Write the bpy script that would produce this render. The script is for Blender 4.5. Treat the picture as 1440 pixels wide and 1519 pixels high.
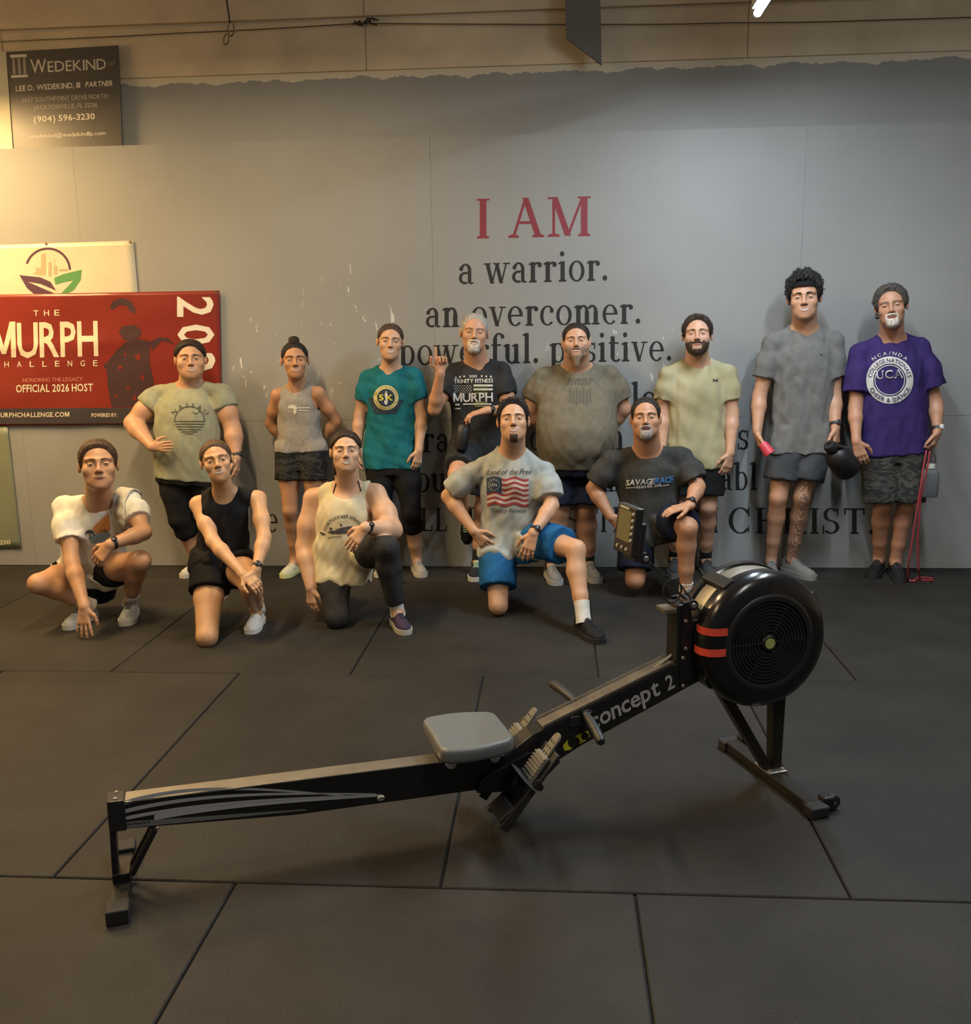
import bpy, math, random
import numpy as np
from mathutils import Matrix, Vector

for o in list(bpy.data.objects): bpy.data.objects.remove(o)
S = bpy.context.scene
COL = S.collection
random.seed(4)
RNG = np.random.default_rng(7)

# ------------------------------------------------------------------ camera
CF, CP, CY, CR, CH = 1436.7, .1869, .0724, -.0140, 1.667      # focal length (px of 1440), pitch, yaw, roll, height
fw = np.array([-math.sin(CY)*math.cos(CP), math.cos(CY)*math.cos(CP), -math.sin(CP)])
rt = np.array([math.cos(CY), math.sin(CY), 0.]); up = np.cross(rt, fw)
rt, up = rt*math.cos(CR)+up*math.sin(CR), -rt*math.sin(CR)+up*math.cos(CR)
CAM = np.array([0, 0, CH])
cam = bpy.data.cameras.new('camera'); camo = bpy.data.objects.new('camera', cam); COL.objects.link(camo)
cam.sensor_fit = 'HORIZONTAL'; cam.sensor_width = 36; cam.lens = CF/1440*36; cam.clip_start = .05
m = Matrix.Identity(4)
for i in range(3):
    m[i][0], m[i][1], m[i][2], m[i][3] = rt[i], up[i], -fw[i], CAM[i]
camo.matrix_world = m
S.camera = camo

# ------------------------------------------------------------------ world: dim ambient fill added, let in by the open side behind the camera
W = bpy.data.worlds.new('world'); S.world = W; W.use_nodes = True
bg = W.node_tree.nodes['Background']; bg.inputs[0].default_value = (.86, .92, 1, 1); bg.inputs[1].default_value = .085
S.view_settings.view_transform = 'Standard'; S.view_settings.look = 'None'
S.view_settings.gamma = 1; S.view_settings.use_curve_mapping = False
S.view_settings.exposure = 0.0
# lamp table: end nearest the wall (x, y, z), length towards the open side, colour, watts
LAMPS = [((1.06, 5.55, 3.27), 1.25, (.74, .88, 1.0), 58),
         ((-4.25, 6.15, 3.30), 1.25, (1.0, .64, .27), 125),
         ((-2.05, 4.9, 3.5), 1.25, (1.0, .74, .41), 92),
         ((1.9, 4.6, 3.5), 1.25, (.88, .95, 1.0), 66),
         ((-2.6, 2.2, 3.5), 1.25, (1.0, .74, .42), 46),
         ((1.4, 1.8, 3.5), 1.25, (1.0, .95, .88), 34)]

# ------------------------------------------------------------------ pixel of the photograph -> point in the room
def ray(x, y): return fw+rt*(x-720)/CF-up*(y-759.5)/CF
def atY(x, y, Y): d = ray(x, y); return CAM+d*Y/d[1]
def atZ(x, y, Z=0.): d = ray(x, y); return CAM+d*(Z-CH)/d[2]

# ------------------------------------------------------------------ materials
MATS = {}
def mat(name, col, rough=.6, metal=0., var=.0, vscale=8., bump=0., bscale=60., spec=.5, emit=None, col2=None, coat=0.):
    if name in MATS: return MATS[name]
    M = bpy.data.materials.new(name); M.use_nodes = True; N = M.node_tree.nodes; L = M.node_tree.links
    b = N['Principled BSDF']; b.inputs['Base Color'].default_value = (*col, 1); b.inputs['Roughness'].default_value = rough
    b.inputs['Metallic'].default_value = metal; b.inputs['Specular IOR Level'].default_value = spec
    if coat: b.inputs['Coat Weight'].default_value = coat
    if emit: b.inputs['Emission Color'].default_value = (*emit[0], 1); b.inputs['Emission Strength'].default_value = emit[1]
    if var or bump or col2:
        tc = N.new('ShaderNodeTexCoord')
        if var or col2:
            n = N.new('ShaderNodeTexNoise'); n.inputs['Scale'].default_value = vscale; n.inputs['Detail'].default_value = 5
            L.new(tc.outputs['Object'], n.inputs['Vector'])
            r = N.new('ShaderNodeValToRGB'); e = r.color_ramp.elements
            e[0].position, e[1].position = .3, .7
            c2 = col2 or tuple(min(1, c*(1+var)) for c in col); c1 = col if col2 else tuple(c*(1-var) for c in col)
            e[0].color = (*c1, 1); e[1].color = (*c2, 1)
            L.new(n.outputs['Fac'], r.inputs['Fac']); L.new(r.outputs['Color'], b.inputs['Base Color'])
        if bump:
            n2 = N.new('ShaderNodeTexNoise'); n2.inputs['Scale'].default_value = bscale; n2.inputs['Detail'].default_value = 4
            L.new(tc.outputs['Object'], n2.inputs['Vector'])
            bp = N.new('ShaderNodeBump'); bp.inputs['Strength'].default_value = bump; bp.inputs['Distance'].default_value = .01
            L.new(n2.outputs['Fac'], bp.inputs['Height']); L.new(bp.outputs['Normal'], b.inputs['Normal'])
    MATS[name] = M; return M

# ------------------------------------------------------------------ object helpers
def link(o, parent=None):
    COL.objects.link(o)
    if parent is not None: o.parent = parent
    return o
def tag(o, label=None, cat=None, group=None, kind=None):
    if label: o['label'] = label
    if cat: o['category'] = cat
    if group: o['group'] = group
    if kind: o['kind'] = kind
    return o
def empty(name, loc, label, cat, group=None):
    o = bpy.data.objects.new(name, None); o.location = loc; o.empty_display_size = .05; COL.objects.link(o)
    return tag(o, label, cat, group)
def adopt(o, parent):
    """parent a mesh built in room coordinates to a thing, keeping it where it is"""
    o.parent = parent
    w = Matrix.Identity(4); q = parent
    while q is not None: w = (q.matrix_parent_inverse @ q.matrix_basis) @ w; q = q.parent
    o.matrix_parent_inverse = w.inverted()
    return o
def npmesh(name, V, Q, mats, smooth=True, parent=None, mi=None):
    V = np.asarray(V, np.float32); Q = np.asarray(Q, np.int32); k = Q.shape[1]
    me = bpy.data.meshes.new(name); me.vertices.add(len(V)); me.vertices.foreach_set('co', V.ravel())
    me.loops.add(Q.size); me.loops.foreach_set('vertex_index', Q.ravel())
    me.polygons.add(len(Q)); me.polygons.foreach_set('loop_start', np.arange(0, Q.size, k, dtype=np.int32))
    for M in (mats if isinstance(mats, (list, tuple)) else [mats]): me.materials.append(M)
    if smooth: me.polygons.foreach_set('use_smooth', np.ones(len(Q), bool))
    if mi is not None: me.polygons.foreach_set('material_index', np.asarray(mi, np.int32))
    me.update(calc_edges=True)
    o = bpy.data.objects.new(name, me); COL.objects.link(o)
    if parent is not None: adopt(o, parent)
    return o

class MB:
    """collects verts / faces, builds ONE mesh object"""
    def __init__(s): s.v = []; s.f = []; s.mi = []; s.cur = 0
    def add(s, vs, fs):
        n = len(s.v); s.v += [tuple(map(float, v)) for v in vs]; s.f += [tuple(i+n for i in f) for f in fs]; s.mi += [s.cur]*len(fs); return s
    def box(s, lo, hi, T=None):
        x0, y0, z0 = lo; x1, y1, z1 = hi
        vs = [(x0,y0,z0),(x1,y0,z0),(x1,y1,z0),(x0,y1,z0),(x0,y0,z1),(x1,y0,z1),(x1,y1,z1),(x0,y1,z1)]
        if T: vs = [T(v) for v in vs]
        return s.add(vs, [(0,3,2,1),(4,5,6,7),(0,1,5,4),(1,2,6,5),(2,3,7,6),(3,0,4,7)])
    def rings(s, R, cap=True, closed=True):
        n = len(R[0]); vs = [p for r in R for p in r]; fs = []
        for i in range(len(R)-1):
            for j in range(n if closed else n-1):
                a, b = i*n+j, i*n+(j+1) % n; fs.append((a, b, b+n, a+n))
        if cap: fs.append(tuple(range(n))[::-1]); fs.append(tuple(range((len(R)-1)*n, len(R)*n)))
        return s.add(vs, fs)
    def tube(s, pts, rad, n=10, cap=True, squash=1.):
        pts = [np.asarray(p, float) for p in pts]; rad = [rad]*len(pts) if np.isscalar(rad) else rad
        R = []; u = None
        for i, p in enumerate(pts):
            t = pts[min(i+1, len(pts)-1)]-pts[max(i-1, 0)]; t = t/(np.linalg.norm(t)+1e-9)
            if u is None: u = np.cross(t, (0, 0, 1) if abs(t[2]) < .9 else (1, 0, 0))
            u = u-t*(u@t); u /= np.linalg.norm(u)+1e-9; w = np.cross(t, u)
            R.append([p+rad[i]*(math.cos(a)*u+squash*math.sin(a)*w) for a in np.linspace(0, 2*math.pi, n, endpoint=False)])
        return s.rings(R, cap)
    def prism(s, poly, e):
        """poly: list of 3-D points, e: extrusion vector"""
        n = len(poly); e = np.asarray(e, float); a = [np.asarray(p, float) for p in poly]
        return s.add(a+[p+e for p in a], [tuple(range(n))[::-1], tuple(range(n, 2*n))]+[(i, (i+1) % n, (i+1) % n+n, i+n) for i in range(n)])
    def lathe(s, prof, c, ax, n=24, a0=0., a1=2*math.pi):
        c = np.asarray(c, float); ax = np.asarray(ax, float)/np.linalg.norm(ax)
        u = np.cross(ax, (0, 0, 1) if abs(ax[2]) < .9 else (1, 0, 0)); u /= np.linalg.norm(u); w = np.cross(ax, u)
        full = abs(a1-a0-2*math.pi) < 1e-6
        R = [[c+ax*h+r*(math.cos(a)*u+math.sin(a)*w) for a in np.linspace(a0, a1, n, endpoint=not full)] for r, h in prof]
        n0 = len(s.f); s.rings(R, False, full)
        k = len(s.v)-len(R)*n
        if full and prof[0][0] < .0055: s.f.append(tuple(range(k, k+n))[::-1]); s.mi.append(s.cur)
        if full and prof[-1][0] < .0055: s.f.append(tuple(range(len(s.v)-n, len(s.v)))); s.mi.append(s.cur)
        return s
    def ball(s, c, r, n=10):
        c = np.asarray(c, float); r = np.ones(3)*r
        return s.rings([[c+r*np.array((math.sin(t)*math.cos(a), math.sin(t)*math.sin(a), math.cos(t))) for a in np.linspace(0, 2*math.pi, n, endpoint=False)] for t in np.linspace(.05, math.pi-.05, max(5, n//2+1))])
    def mesh(s, name, mats):
        me = bpy.data.meshes.new(name); me.from_pydata(s.v, [], s.f)
        for M in (mats if isinstance(mats, (list, tuple)) else [mats]): me.materials.append(M)
        if any(s.mi): me.polygons.foreach_set('material_index', s.mi)
        return me
    def build(s, name, mats, parent=None, smooth=False, bevel=0., kind=None):
        me = s.mesh(name, mats)
        if smooth: me.polygons.foreach_set('use_smooth', [True]*len(me.polygons)); me.set_sharp_from_angle(angle=math.radians(42))
        o = bpy.data.objects.new(name, me); COL.objects.link(o)
        if bevel:
            b = o.modifiers.new('bevel', 'BEVEL'); b.width = bevel; b.segments = 2; b.limit_method = 'ANGLE'
        if parent is not None: adopt(o, parent)
        if kind: o['kind'] = kind
        return o

# ------------------------------------------------------------------ lettering: outlines of the built-in typeface, gathered once
GLY = {}
def load_glyphs(chars):
    tmp = []
    for bold in (0, 1):
        for ch in chars:
            c = bpy.data.curves.new('t', 'FONT'); c.body = ch; c.resolution_u = 2; c.offset = (.006 if ch in 'Mm' else .022)*bold; c.size = 1.38
            o = bpy.data.objects.new('t', c); COL.objects.link(o); tmp.append((bold, ch, o))
    bpy.context.view_layer.update(); dg = bpy.context.evaluated_depsgraph_get()
    for bold, ch, o in tmp:
        me = o.evaluated_get(dg).to_mesh(); v = np.array([(p.co.x, p.co.y) for p in me.vertices]) if len(me.vertices) else np.zeros((0, 2))
        f = [tuple(p.vertices) for p in me.polygons]
        if len(v): v[:, 0] -= v[:, 0].min()
        GLY[bold, ch] = (v, f, v[:, 0].max() if len(v) else .3); o.evaluated_get(dg).to_mesh_clear()
    for _, _, o in tmp:
        c = o.data; bpy.data.objects.remove(o); bpy.data.curves.remove(c)
load_glyphs('ABCDEFGHIJKLMNOPQRSTUVWXYZabcdefghijklmnopqrstuvwxyz0123456789.,()-@:/&')
for b_ in (0, 1):        # plain M: two stems and two diagonals
    w_ = .15+.05*b_; GLY[b_, 'M'] = (np.array([(0, 0), (w_, 0), (w_, 1), (0, 1), (1-w_, 0), (1, 0), (1, 1), (1-w_, 1), (0, 1), (w_*1.15, 1), (.5+w_*.45, .1), (.5-w_*.45, .1), (1-w_*1.15, 1), (1, 1), (.5+w_*.45, .1), (.5-w_*.45, .1)]), [(0, 1, 2, 3), (4, 5, 6, 7), (8, 9, 10, 11), (12, 13, 14, 15)], 1.)
def text2d(s, bold=0, gap=.10, shear=0.):
    """-> verts (n,2) with baseline 0 and cap height ~1, faces, width"""
    V, F, x = [], [], 0.
    for ch in s:
        if ch == ' ': x += .36; continue
        v, f, w = GLY[bold, ch]; n = sum(len(a) for a in V); q = v.copy(); q[:, 0] += x+shear*q[:, 1]; V.append(q); F += [tuple(i+n for i in t) for t in f]; x += w+gap
    return np.vstack(V), F, x-gap
def text_px(s, x0, y0, x1, y1, h, **k):
    """text whose baseline runs from (x0,y0) to (x1,y1) in photo pixels, cap height h px"""
    V, F, w = text2d(s, **k); t = V[:, :1]/w; d = np.array([x1-x0, y1-y0]); nrm = np.array([d[1], -d[0]])/np.hypot(*d)
    return np.array([x0, y0])+t*d+V[:, 1:]*h*nrm, F
def text_arc(s, cx, cy, r, a0, a1, h, inward=False, **k):
    """text on a circle (photo px), angles in degrees measured clockwise from the top"""
    V, F, w = text2d(s, **k); a = np.radians(a0+(a1-a0)*V[:, 0]/w); rr = r+(-V[:, 1] if inward else V[:, 1])*h
    return np.stack([cx+rr*np.sin(a), cy-rr*np.cos(a)], 1), F
def join2(*parts):
    V, F = [], []
    for v, f in parts:
        n = sum(len(a) for a in V); V.append(np.asarray(v, float)); F += [tuple(i+n for i in t) for t in f]
    return np.vstack(V), F
def rect2(x0, y0, x1, y1, nx=1, ny=1, fn=None):
    gx, gy = np.meshgrid(np.linspace(x0, x1, nx+1), np.linspace(y0, y1, ny+1)); V = np.stack([gx.ravel(), gy.ravel()], 1)
    if fn: V = np.array([fn(*p) for p in V])
    return V, [(j*(nx+1)+i, j*(nx+1)+i+1, (j+1)*(nx+1)+i+1, (j+1)*(nx+1)+i) for j in range(ny) for i in range(nx)]
def ring2(cx, cy, r0, r1, a0=0, a1=360, n=40, sy=1.):
    A = np.radians(np.linspace(a0, a1, n+1)); V = np.vstack([np.stack([cx+r*np.sin(A), cy-sy*r*np.cos(A)], 1) for r in (r0, r1)])
    return V, [(i, i+1, i+n+2, i+n+1) for i in range(n)]
def disc2(cx, cy, r, n=20, sy=1.):
    A = np.linspace(0, 2*math.pi, n, endpoint=False); return np.stack([cx+r*np.cos(A), cy+sy*r*np.sin(A)], 1), [tuple(range(n))]
def cdisc2(cx, cy, r, n=36, k=5): return join2(*[ring2(cx, cy, r*i/k+.001, r*(i+1)/k, 0, 360, n) for i in range(k)])
def poly2(pts): return np.array(pts, float), [tuple(range(len(pts)))]
def line2(pts, w):
    pts = np.array(pts, float); d = np.gradient(pts, axis=0); n = np.stack([-d[:, 1], d[:, 0]], 1); n /= np.linalg.norm(n, axis=1)[:, None]+1e-9
    k = len(pts); return np.vstack([pts+n*w/2, pts-n*w/2]), [(i, i+1, i+1+k, i+k) for i in range(k-1)]
def star2(cx, cy, r): return poly2([(cx+(r if i % 2 == 0 else r*.42)*math.sin(i*math.pi/5), cy-(r if i % 2 == 0 else r*.42)*math.cos(i*math.pi/5)) for i in range(10)])
from mathutils.geometry import tessellate_polygon
def fine(VF, L):
    """split a flat outline into triangles no longer than L (photo px) so that it can follow cloth"""
    V, F = VF; T = []
    for f in F:
        if len(f) == 3: T.append([tuple(V[i]) for i in f])
        elif len(f) == 4: T += [[tuple(V[f[0]]), tuple(V[f[1]]), tuple(V[f[2]])], [tuple(V[f[0]]), tuple(V[f[2]]), tuple(V[f[3]])]]
        else: T += [[tuple(V[f[i]]) for i in t] for t in tessellate_polygon([[Vector((V[i][0], V[i][1], 0)) for i in f]])]
    out, ids = [], {}; st_ = T
    while st_:
        t = st_.pop(); e = [math.dist(t[i], t[(i+1) % 3]) for i in range(3)]; k = int(np.argmax(e))
        if e[k] > L:
            a, b, c = t[k], t[(k+1) % 3], t[(k+2) % 3]; m_ = ((a[0]+b[0])/2, (a[1]+b[1])/2); st_ += [[a, m_, c], [m_, b, c]]
        else: out.append(tuple(ids.setdefault((round(p[0], 3), round(p[1], 3)), len(ids)) for p in t))
    return np.array(list(ids)), [t for t in out if len(set(t)) == 3]
def flat_print(name, VF, Y, M, parent, label=None, depth=.0012, surf=None, layer=None):
    """flat lettering lying on a wall, board or banner that stands at distance Y (surf: bulge of a banner)"""
    V, F = fine(VF, 9.) if surf else VF; P = []
    for x, y in V:
        p = atY(x, y, Y)
        if surf: p = atY(x, y, surf(p[0], p[2])-.0012)
        P.append((p[0], p[1]-depth, p[2]))
    if layer is not None: P = [(p[0], p[1]-.00012*l, p[2]) for p, l in zip(P, layer)]
    b = MB(); b.add(P, F); o = b.build(name, M, parent)
    if label: o['label'] = label
    return o

# ================================================================== implicit surfaces for bodies and clothes
def smin(a, b, k): h = np.clip(.5+.5*(b-a)/k, 0, 1); return b+(a-b)*h-k*h*(1-h)
def unit(v): v = np.asarray(v, float); return v/(np.linalg.norm(v)+1e-12)
class Field:
    def __init__(s): s.ops = []
    def put(s, mode, fn, lo=None, hi=None, k=.02): s.ops.append((mode, fn, lo, hi, k)); return s
    def cap(s, a, b, r1, r2, k=.02, mode='u', cut=None, sq=None):
        """tapered limb from a to b; cut = plane (point, normal) that ends it flat; sq = (axis, factor) flattens it"""
        a = np.asarray(a, np.float32); b = np.asarray(b, np.float32); ba = b-a; L2 = float(ba@ba)+1e-9; R = max(r1, r2)
        if sq is not None: ax = unit(sq[0]).astype(np.float32); fq = sq[1]
        def fn(P):
            q = P-a
            if sq is not None: q = q+((q@ax)*(1/fq-1))[..., None]*ax
            t = np.clip(q@ba/L2, 0, 1); d = np.sqrt(((q-t[..., None]*ba)**2).sum(-1))-(r1+(r2-r1)*t)
            if sq is not None: d = d*min(1, fq*1.1)
            if cut is not None: d = np.maximum(d, (P-np.asarray(cut[0], np.float32))@unit(cut[1]).astype(np.float32))
            return d
        return s.put(mode, fn, np.minimum(a, b)-R, np.maximum(a, b)+R, k)
    def chain(s, pts, rad, k=.02):
        for i in range(len(pts)-1): s.cap(pts[i], pts[i+1], rad[i], rad[i+1], k)
        return s
    def ell(s, c, r, R=None, k=.02, mode='u'):
        c = np.asarray(c, np.float32); r = np.asarray(r, np.float32)*np.ones(3, np.float32); Rm = np.eye(3, dtype=np.float32) if R is None else np.asarray(R, np.float32)
        def fn(P):
            q = (P-c)@Rm; k0 = np.sqrt(((q/r)**2).sum(-1)); k1 = np.sqrt(((q/(r*r))**2).sum(-1))+1e-9; return k0*(k0-1)/k1
        R_ = float(r.max()); return s.put(mode, fn, c-R_, c+R_, k)
    def loft(s, o, R, sec, smn, smx, k=.03, n=2.3):
        """elliptic cross-sections (height, half width, half depth, forward offset) along R's third axis from o"""
        o = np.asarray(o, np.float32); R = np.asarray(R, np.float32); sec = np.array(sec, float)
        tt = np.linspace(sec[0, 0], sec[-1, 0], 80); cols = []
        for j in (1, 2, 3):
            y = np.interp(tt, sec[:, 0], sec[:, j]); ker = np.hanning(13); ker /= ker.sum(); y2 = np.convolve(np.pad(y, 6, mode='edge'), ker, 'valid'); cols.append(y2)
        def fn(P):
            q = (P-o)@R; z = q[..., 2]; a = np.interp(z, tt, cols[0]); b = np.interp(z, tt, cols[1]); c = np.interp(z, tt, cols[2])
            rho = ((np.abs(q[..., 0])/a)**n+(np.abs(q[..., 1]-c)/b)**n)**(1/n); d = (rho-1)*np.minimum(a, b)
            return np.maximum(d, np.maximum(smn-z, z-smx)).astype(np.float32)
        w = float(max(sec[:, 1].max(), sec[:, 2].max()+abs(sec[:, 3]).max())); e0, e1 = o+R[:, 2]*smn, o+R[:, 2]*smx
        return s.put('u', fn, np.minimum(e0, e1)-w, np.maximum(e0, e1)+w, k)
    def apply(s, D, P, op):
        mode, fn, _, _, k = op
        if mode == 'u': return smin(D, fn(P), k)
        if mode == 's': return -smin(-D, fn(P), k)
        if mode == 'i': return np.maximum(D, fn(P))
        return D+fn(P)
    def ev(s, P):
        P = np.asarray(P, np.float32); D = np.full(P.shape[:-1], .4, np.float32)
        for op in s.ops: D = s.apply(D, P, op)
        return D
    def bounds(s):
        u = [o for o in s.ops if o[0] == 'u']; return np.min([o[2] for o in u], 0), np.max([o[3] for o in u], 0)
    def nets(s, h, lo=None, hi=None, noise=None):
        if lo is None: lo, hi = s.bounds(); lo = lo-3*h; hi = hi+3*h
        n = np.ceil((hi-lo)/h).astype(int)+1; ax = [(lo[i]+h*np.arange(n[i])).astype(np.float32) for i in range(3)]
        D = np.full(n, .4, np.float32)
        for op in s.ops:
            if op[2] is None: sl = [slice(0, n[i]) for i in range(3)]
            else:
                m_ = op[4]+2.5*h
                i0 = np.clip(np.floor((op[2]-m_-lo)/h).astype(int), 0, n); i1 = np.clip(np.ceil((op[3]+m_-lo)/h).astype(int)+1, 0, n)
                if (i1 <= i0).any(): continue
                sl = [slice(i0[i], i1[i]) for i in range(3)]
            P = np.stack(np.meshgrid(*[ax[i][sl[i]] for i in range(3)], indexing='ij'), -1)
            D[tuple(sl)] = s.apply(D[tuple(sl)], P, op)
        return surface_nets(D, lo, h)
def surface_nets(D, lo, h):
    I = D < 0; c = np.zeros(np.array(D.shape)-1, np.int8)
    for a in (0, 1):
        for b in (0, 1):
            for d in (0, 1): c += I[a:I.shape[0]-1+a, b:I.shape[1]-1+b, d:I.shape[2]-1+d]
    act = (c > 0) & (c < 8); idx = np.argwhere(act)
    off = np.array([(a, b, d) for a in (0, 1) for b in (0, 1) for d in (0, 1)])
    val = np.stack([D[tuple((idx+o).T)] for o in off], 1); acc = np.zeros((len(idx), 3)); cnt = np.zeros(len(idx))
    for i in range(8):
        for j in range(i+1, 8):
            if np.abs(off[i]-off[j]).sum() != 1: continue
            x = (val[:, i] < 0) != (val[:, j] < 0); t = val[x, i]/(val[x, i]-val[x, j]); acc[x] += off[i]+t[:, None]*(off[j]-off[i]); cnt[x] += 1
    V = lo+h*(idx+acc/cnt[:, None]); vid = np.full(act.shape, -1, np.int64); vid[act] = np.arange(len(idx)); Q = []
    for ax in range(3):
        o1, o2 = [(1, 2), (2, 0), (0, 1)][ax]
        A = np.take(I, range(0, I.shape[ax]-1), ax); B = np.take(I, range(1, I.shape[ax]), ax); e = np.argwhere(A != B)
        e = e[(e[:, o1] > 0) & (e[:, o2] > 0) & (e[:, o1] < I.shape[o1]-1) & (e[:, o2] < I.shape[o2]-1)]
        u = np.zeros(3, int); u[o1] = 1; w = np.zeros(3, int); w[o2] = 1
        q = np.stack([vid[tuple((e-u-w).T)], vid[tuple((e-w).T)], vid[tuple(e.T)], vid[tuple((e-u).T)]], 1)
        ins = I[tuple(e.T)]; q[~ins] = q[~ins][:, ::-1]; Q.append(q)
    Q = np.vstack(Q); return V, Q[(Q >= 0).all(1)]
def relax(V, Q, n=2, lam=.5):
    for _ in range(n):
        A = np.zeros_like(V); c = np.zeros(len(V))
        for i in range(4):
            a, b = Q[:, i], Q[:, (i+1) % 4]; np.add.at(A, a, V[b]); np.add.at(c, a, 1); np.add.at(A, b, V[a]); np.add.at(c, b, 1)
        c[c == 0] = 1; V = V+lam*(A/c[:, None]-V)
    return V
def field_mesh(F, h, name, M, parent, sm=2):
    V, Q = F.nets(h)
    if sm: V = relax(V, Q, sm)
    return npmesh(name, V, Q, M, True, parent)
def ripple(seed, amp, wl=.11, stretch=(1, 1, .45)):
    r = np.random.default_rng(seed); K = [(r.normal(size=3)*stretch, r.uniform(0, 6.3), r.uniform(.6, 1.3)) for _ in range(6)]; K = [((k/np.linalg.norm(k)*2*math.pi/(wl*w)).astype(np.float32), p, w) for k, p, w in K]
    def fn(P):
        d = 0
        for k, p, w in K:
            x = P@k+p; d = d+np.sin(x+.8*np.sin(x*.37+p))*w
        return (amp*d/2.2).astype(np.float32)
    return fn
def trace(F, px, lim=None, off=.003):
    """points where the sight lines through photo pixels meet the surface of F (print on cloth)"""
    px = np.asarray(px, float); d = fw+rt*((px[:, :1]-720)/CF)-up*((px[:, 1:]-759.5)/CF); d /= np.linalg.norm(d, axis=1)[:, None]
    t = np.full(len(px), 4.2 if lim is None else lim)
    for _ in range(42): t = t+np.clip((F.ev(CAM+d*t[:, None])-off)*.8, -.05, .12)
    bad = F.ev(CAM+d*t[:, None]) > .02
    if bad.any() and not bad.all(): t[bad] = np.median(t[~bad])
    return CAM+d*t[:, None]
def cloth_print(name, VF, F, M, parent, label=None, off=.004, lim=None):
    VF = fine(VF, 4.); P = trace(F, VF[0], lim, off); b = MB(); b.add(P, VF[1]); o = b.build(name, M, parent)
    if label: o['label'] = label
    return o

# ================================================================== the room
DW, DU = 6.70, 6.80           # front of the lower wall sheathing, face of the set-back upper wall
def floor_mat_material():
    M = bpy.data.materials.new('rubber mat'); M.use_nodes = True; N = M.node_tree.nodes; L = M.node_tree.links; b = N['Principled BSDF']
    tc = N.new('ShaderNodeTexCoord'); geo = N.new('ShaderNodeNewGeometry')
    n1 = N.new('ShaderNodeTexNoise'); n1.inputs['Scale'].default_value = 1.3; n1.inputs['Detail'].default_value = 6; n1.inputs['Roughness'].default_value = .65
    n2 = N.new('ShaderNodeTexNoise'); n2.inputs['Scale'].default_value = 260; n2.inputs['Detail'].default_value = 2
    n3 = N.new('ShaderNodeTexVoronoi'); n3.inputs['Scale'].default_value = 130
    for n in (n1, n2, n3): L.new(geo.outputs['Position'], n.inputs['Vector'])
    r = N.new('ShaderNodeValToRGB'); e = r.color_ramp.elements; e[0].position, e[1].position = .32, .72; e[0].color = (.0130, .0120, .0105, 1); e[1].color = (.033, .0300, .0255, 1)
    L.new(n1.outputs['Fac'], r.inputs['Fac'])
    r2 = N.new('ShaderNodeValToRGB'); e = r2.color_ramp.elements; e[0].position, e[1].position = .64, .74; e[0].color = (0, 0, 0, 1); e[1].color = (1, 1, 1, 1); L.new(n2.outputs['Fac'], r2.inputs['Fac'])
    mx = N.new('ShaderNodeMixRGB'); mx.inputs[2].default_value = (.06, .055, .05, 1); mf = N.new('ShaderNodeMath'); mf.operation = 'MULTIPLY'; mf.inputs[1].default_value = .35
    L.new(r2.outputs['Color'], mf.inputs[0]); L.new(mf.outputs[0], mx.inputs[0]); L.new(r.outputs['Color'], mx.inputs[1]); L.new(mx.outputs[0], b.inputs['Base Color'])
    oi = N.new('ShaderNodeObjectInfo'); hv = N.new('ShaderNodeHueSaturation'); ma = N.new('ShaderNodeMath'); ma.operation = 'MULTIPLY_ADD'; ma.inputs[1].default_value = .35; ma.inputs[2].default_value = .82
    L.new(oi.outputs['Random'], ma.inputs[0]); L.new(ma.outputs[0], hv.inputs['Value']); L.new(mx.outputs[0], hv.inputs['Color']); L.new(hv.outputs[0], b.inputs['Base Color'])
    b.inputs['Roughness'].default_value = .66; b.inputs['Specular IOR Level'].default_value = .28
    bp = N.new('ShaderNodeBump'); bp.inputs['Strength'].default_value = .35; bp.inputs['Distance'].default_value = .004; L.new(n3.outputs['Distance'], bp.inputs['Height']); L.new(bp.outputs['Normal'], b.inputs['Normal'])
    return M
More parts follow.
